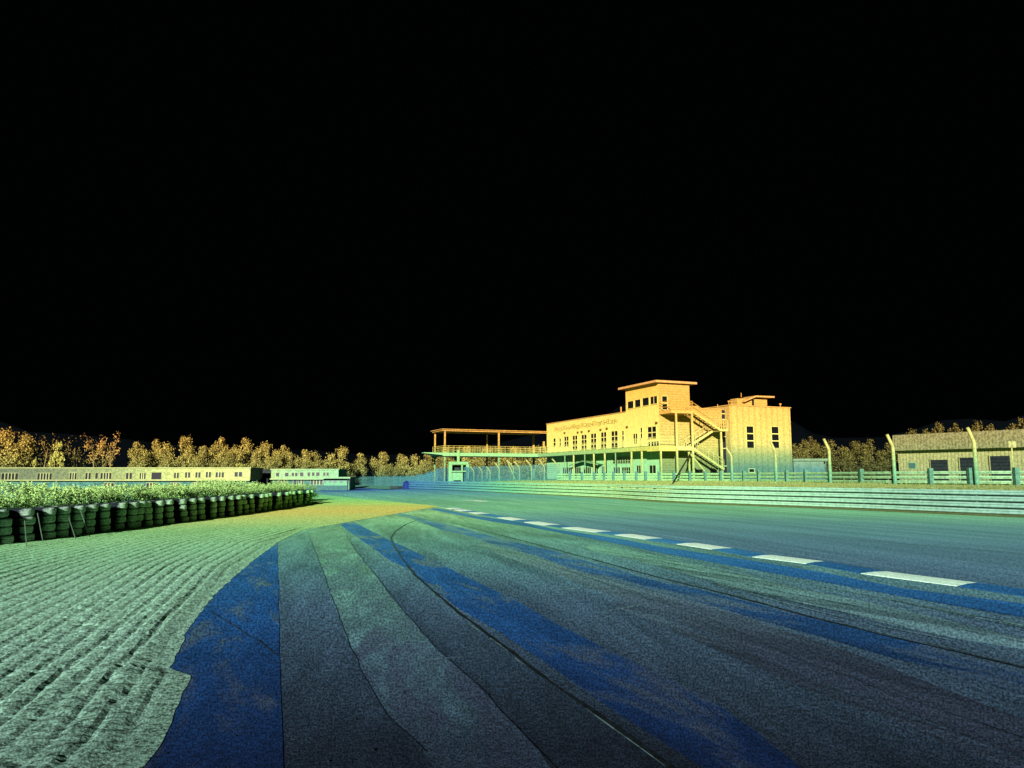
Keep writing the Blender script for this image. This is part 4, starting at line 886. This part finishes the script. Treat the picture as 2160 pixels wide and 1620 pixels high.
# black sheet added behind the stacks as the shade in their gaps
bb = [p + Vector((-.62, 0, 0)) for p in tline[::8]]
mb = MB(); vs = []
for p in bb: vs += [(p.x, p.y, .02), (p.x + .05, p.y, .02), (p.x + .05, p.y, .86), (p.x, p.y, .86)]
fs = [(4 * i + k, 4 * i + 4 + k, 4 * i + 4 + (k + 1) % 4, 4 * i + (k + 1) % 4) for i in range(len(bb) - 1) for k in range(4)]
tag(mb.add(vs, fs).build('gap_shade_sheet', M['black'], recenter=True), 'black sheet added behind the row of tyre stacks to darken the gaps between them', 'backing')
for (a, b, lab) in (((52, 1098), (55, 1152), 'pale stake leaning against the tyre stack nearest the left edge'), ((79, 1082), (90, 1144), 'pale stake slanting over the second visible tyre stack from the left'),
                    ((145, 1092), (158, 1135), 'short pale stake crossing two touching tyre stacks'), ((168, 1072), (188, 1131), 'most slanted pale stake, leaning left against the tyre stacks')):
    q = G(b[0], b[1] + 1, .06) + Vector((.04, -.04, 0)); tq = P(a[0], a[1], q.y + .06)
    tag(MB().tube([Vector((0, 0, 0)), tq - q], .011, 6).build('stake', M['stake'], loc=q), lab, 'stake', 'pale stakes leaning on the tyres')

# ------------------------------------------------------------------ foliage
def leaves(mb, centres, n_per, rad, size, rr_, flat=1.0, mi=0):
    for c in centres:
        for _ in range(n_per):
            d = rr_.normal(size=3); d /= np.linalg.norm(d); r_ = rad * (rr_.random() ** .45)
            p = np.array(c) + d * r_ * np.array([1, 1, flat]); nrm = d * .8 + rr_.normal(size=3) * .6; nrm /= np.linalg.norm(nrm)
            a = np.cross(nrm, rr_.normal(size=3)); a /= np.linalg.norm(a); b = np.cross(nrm, a); s_ = size * rr_.uniform(.6, 1.3)
            mb.add([p - a * s_, p + b * s_ * .6, p + a * s_, p - b * s_ * .6], [(0, 1, 2, 3)], mi)
def tree_mesh(seed, h, w, bare=.3, clumps=26, per=34, leaf=.3, shape='round', spread=1.0):
    r_ = np.random.default_rng(seed); tk = MB(); cr = MB()
    fork = bare * h; tk.tube([(0, 0, -.2), (.1 * w * r_.normal() * .3, 0, fork * .5), (0, 0, fork), (.05 * w, 0, h * .7)], [.022 * h, .017 * h, .014 * h, .006 * h], 7)
    cs = []
    nl = {'round': 6, 'cone': 3, 'vase': 5}[shape]; lobes = []
    for i in range(nl):
        t_ = (i + .5) / nl; a = i * 2.4 + r_.uniform(-.5, .5)
        wid = {'round': .30 * math.sin(math.pi * (.18 + .66 * t_)), 'cone': .22 * (1 - t_), 'vase': .08 + .26 * t_}[shape]
        lr = {'round': r_.uniform(.20, .30), 'cone': .34 * (1.1 - t_), 'vase': r_.uniform(.16, .24)}[shape] * w
        lobes.append((wid * w * math.cos(a), wid * w * math.sin(a), fork + lr * .6 + (h - fork - lr * 1.5) * t_, lr))
    for i in range(clumps):
        lx, ly, lz, lr = lobes[i % nl]; d = r_.normal(size=3); d /= np.linalg.norm(d); q = r_.uniform(.62, 1.0)
        c = (lx + d[0] * lr * q, ly + d[1] * lr * q, lz + d[2] * lr * q * 1.1); cs.append(c)
        if i % 3 == 0: tk.tube([(0, 0, fork * .85 + max(0, c[2] - fork) * .3), (lx * .6, ly * .6, lz - lr * .4), c], [.008 * h, .006 * h, .003 * h], 5)
    for c in cs: leaves(cr, [c], int(per * r_.uniform(.5, 1.4)), w * .17 * spread * r_.uniform(.7, 1.25), leaf, r_, .85)
    return tk, cr
TM = {}
def tree_proto(key, seed, mat, **k):
    tk, cr = tree_mesh(seed, 10.0, k.pop('w', 7.0), **k)
    me = []
    for nm, mb, mt in (('trunk', tk, M['bark']), ('crown', cr, M[mat])):
        o = mb.build(nm, mt); me.append(o.data); bpy.data.objects.remove(o)
    TM[key] = me
for s_ in range(4): tree_proto('full%d' % s_, 20 + s_, 'leaf', bare=.06, clumps=72, per=64, leaf=.2)
for s_ in range(3): tree_proto('low%d' % s_, 40 + s_, 'leaf_low', bare=.04, clumps=66, per=62, leaf=.2)
for s_ in range(3): tree_proto('dark%d' % s_, 50 + s_, 'leaf_dark', bare=.04, clumps=66, per=62, leaf=.19)
tree_proto('sparse0', 61, 'leaf_dim', bare=.35, clumps=26, per=16, leaf=.2, w=10); tree_proto('sparse1', 62, 'leaf_dim', bare=.3, clumps=24, per=16, leaf=.2, w=9)
tree_proto('orange', 63, 'leaf_orange', bare=.42, clumps=20, per=17, leaf=.17, shape='vase', w=6)
tree_proto('fork', 64, 'leaf_orange', bare=.4, clumps=18, per=22, leaf=.17, shape='vase', w=6.5)
tree_proto('yellow', 65, 'leaf_yellow', bare=.12, clumps=34, per=44, leaf=.22, w=6.4)
tree_proto('cone', 66, 'leaf_yellow', bare=.05, clumps=30, per=44, leaf=.22, shape='cone', w=7)
def tree(kind, px, ytop, wpx, depth, label, zb=None, group='trees behind the track', name='tree', rot=None):
    p = P(px, 1005, depth); zb = (H(p.x, depth) if zb is None else zb); zt = zat(ytop, depth, px)
    r_ = empty(name, (p.x, depth, zb), tr.uniform(0, 6) if rot is None else rot, label, 'tree', group)
    wm = wpx / FPX * depth; h = zt - zb; w0 = max(v.co.x for v in TM[kind][1].vertices) - min(v.co.x for v in TM[kind][1].vertices); h0 = max(v.co.z for v in TM[kind][1].vertices)
    for nm, me in zip(('trunk', 'crown'), TM[kind]):
        o = bpy.data.objects.new(nm, me); sc.collection.objects.link(o); o.parent = r_; o.scale = (wm / w0, wm / w0, h / h0)
    return r_
LB = 'behind the long flat block'
for a in [
    ('full0', 22, 900, 78, 205, 'large dense olive tree at the far left edge ' + LB), ('low0', 50, 910, 50, 215, 'tall dark-topped tree tucked beside the large tree at the far left edge'),
    ('cone', 70, 965, 26, 200, 'small round-topped bush peeping over the roof near the far left'), ('yellow', 119, 931, 44, 200, 'bright yellow-green tree standing alone ' + LB),
    ('sparse0', 92, 914, 80, 228, 'thin dim brown tree rising behind the bright yellow-green tree'), ('sparse1', 152, 912, 70, 230, 'thin dim brown tree right of the bright yellow-green tree'),
    ('sparse1', 160, 944, 34, 205, 'low dim bushy tree with a thin pale trunk ' + LB), ('orange', 196, 917, 40, 206, 'sparse orange-topped tree on a straight bare trunk ' + LB),
    ('sparse0', 214, 938, 40, 226, 'faint thin tree between the two orange-topped trees'), ('fork', 231, 909, 46, 204, 'orange-topped tree with a forked bare trunk, tallest ' + LB),
    ('full1', 287, 930, 52, 204, 'golden round tree just right of the forked orange-topped tree'), ('full2', 325, 924, 40, 210, 'narrow golden tree above the dark square opening'),
    ('full3', 352, 931, 46, 206, 'golden tree behind the paired windows of the long block'), ('full0', 392, 915, 52, 208, 'tallest golden tree near the middle of the long flat block'),
    ('low1', 425, 938, 46, 203, 'olive tree filling the gap beside the tallest golden tree'), ('full1', 461, 920, 50, 207, 'orange-tipped golden tree near the right end of the long block'),
    ('full2', 507, 921, 62, 206, 'broad golden tree above the right end of the long flat block'), ('yellow', 503, 976, 50, 196, 'low yellow-green bush on the roof line at the right end of the long block'),
    ('low2', 482, 944, 40, 202, 'short olive tree in front of the broad golden tree'), ('full3', 540, 941, 42, 206, 'golden tree over the grey shed between the blocks'),
    ('full0', 566, 929, 50, 208, 'tall golden tree above the left end of the shorter block'), ('full1', 598, 937, 44, 204, 'golden tree with a rounded top above the shorter block'),
    ('low1', 578, 955, 44, 200, 'low olive tree just above the roof of the shorter block'), ('full2', 635, 946, 42, 208, 'round golden tree behind the middle of the shorter block'),
    ('full3', 664, 950, 46, 212, 'dim golden tree right of the round one behind the shorter block'), ('low0', 650, 965, 40, 200, 'low olive tree close behind the shorter block'),
    ('full0', 712, 939, 54, 206, 'big golden tree above the right end of the shorter block'), ('low1', 690, 968, 36, 205, 'dark low tree beside the big golden tree'),
    ('full1', 760, 954, 52, 215, 'golden-green tree above the pavilion canopy'), ('low2', 735, 972, 40, 208, 'low green tree directly behind the pavilion'),
    ('full2', 800, 951, 46, 222, 'golden tree left of the far masts'), ('low0', 820, 976, 42, 215, 'round grey-green bush just behind the distant mesh fence'),
    ('full3', 848, 956, 44, 228, 'golden tree behind the middle of the distant mesh fence'), ('full0', 880, 957, 40, 222, 'golden-brown tree behind the right part of the distant mesh fence'),
    ('low1', 905, 955, 44, 215, 'dim tree under the pointed tip of the terrace deck'), ('low2', 938, 940, 50, 205, 'golden tree seen through the left bay of the terrace'),
    ('full1', 985, 940, 60, 200, 'golden tree behind the booth pole, seen over the deck'), ('low0', 1030, 942, 60, 196, 'olive tree seen under the middle of the terrace deck'),
    ('full2', 1078, 940, 60, 205, 'golden tree seen behind the catch fence posts'), ('low1', 1115, 942, 56, 190, 'olive tree behind the right bay of the terrace'), ('full3', 1146, 938, 52, 186, 'golden tree where the terrace meets the clubhouse'),
    ('low2', 960, 968, 60, 190, 'dark low tree behind the booth'), ('low2', 1055, 972, 60, 185, 'dark low tree behind the middle of the catch fence')]:
    tree(*a)
for a in [
    ('dark0', 1690, 925, 44, 135, 'dark olive tree right beside the tall annex'), ('dark1', 1716, 918, 40, 142, 'taller orange-tipped tree near the tall annex'), ('dark2', 1752, 926, 56, 138, 'broad olive tree behind the cranked pole by the rounded wall'),
    ('dark0', 1795, 929, 54, 134, 'broad olive tree midway between annex and barn'), ('dark1', 1838, 925, 58, 130, 'broad dark tree left of the barn'), ('dark2', 1874, 932, 46, 126, 'dark tree just against the left end of the barn'),
    ('dark1', 1720, 965, 60, 120, 'dark dark bush behind the rounded wall'), ('dark0', 1780, 962, 70, 118, 'dark dark bush behind the rail fence, left'), ('dark2', 1845, 962, 70, 116, 'dark dark bush behind the rail fence, nearest the barn'),
    ('dark2', 1928, 902, 62, 120, 'small rust-tipped tree over the left end of the barn roof'), ('dark0', 1974, 889, 50, 118, 'round rust-coloured tree topping the barn roof'), ('dark1', 2034, 891, 46, 118, 'rust-tipped tree over the barn by the tallest pole'),
    ('dark2', 2072, 884, 62, 116, 'broad rust-coloured tree over the middle of the barn roof'), ('dark1', 2003, 902, 46, 124, 'dim short tree between two rust-coloured trees over the barn'), ('dark0', 2112, 893, 48, 118, 'dim tree over the barn near the sign'), ('dark1', 2150, 880, 56, 112, 'rust-coloured tree at the right edge over the barn')]:
    tree(*a, zb=1.0, group='trees behind the right-hand buildings')

# shrubs behind the tyre wall
SH = []
for s_ in range(4):
    r_ = np.random.default_rng(80 + s_); cr = MB(); tk = MB(); cs = []
    for i in range(20):
        a = r_.uniform(0, 6.28); q = r_.random() ** .5; z = .25 + r_.random() ** .8 * 1.0; wd2 = .8 * math.sin(min(3.0, .5 + z * 1.9)) ** .5 if z < 1.25 else .4
        c = (q * wd2 * math.cos(a), q * wd2 * math.sin(a), z); cs.append(c); tk.tube([(0, 0, -.05), (c[0] * .4, c[1] * .4, z * .6), c], [.02, .015, .006], 5)
    for c in cs: leaves(cr, [c], 95, .30, .033, r_, .85)
    for i in range(26):                                  # shoots standing proud of the mass
        a = r_.uniform(0, 6.28); q = .6 * r_.random() ** .5; b0 = np.array((q * math.cos(a), q * math.sin(a), 1.05)); b1 = b0 + np.array((r_.normal() * .12, r_.normal() * .12, r_.uniform(.2, .42)))
        leaves(cr, [b0 + (b1 - b0) * t_ for t_ in (.3, .6, .85, 1)], 8, .07, .03, r_)
    oc = cr.build('foliage', M['shrub']); ot = tk.build('stem', M['stem']); SH.append((oc.data, ot.data)); bpy.data.objects.remove(oc); bpy.data.objects.remove(ot)
k = 0
for row, (dx, hs) in enumerate(((-1.75, .88), (-3.0, .97))):
    y = 13.2
    while y < 52:
        base = min(tline, key=lambda p: abs(p.y - y)); f_ = tr.uniform(.88, 1.12)
        where = ('at the near left end of the hedge' if y < 19 else 'over the near tyre stacks' if y < 27 else 'over the middle tyre stacks' if y < 38 else 'at the far end of the hedge')
        s_ = empty('shrub', (base.x + dx + tr.uniform(-.25, .25), y, .02), tr.uniform(0, 6), ('bushy yellow-green shrub in the front row ' if row == 0 else 'taller yellow-green shrub in the back row ') + where, 'shrub', 'shrubs of the hedge behind the tyre wall')
        hh = hs * f_ * (1.0 - .12 * sm(34, 52, y))
        for nm, me in zip(('foliage', 'stem'), SH[k % 4]):
            o = bpy.data.objects.new(nm, me); sc.collection.objects.link(o); o.parent = s_; o.scale = (1.02 * f_, 1.02 * f_, hh)
        k += 1; y += tr.uniform(1.15, 1.5) if row == 0 else tr.uniform(1.4, 1.9)
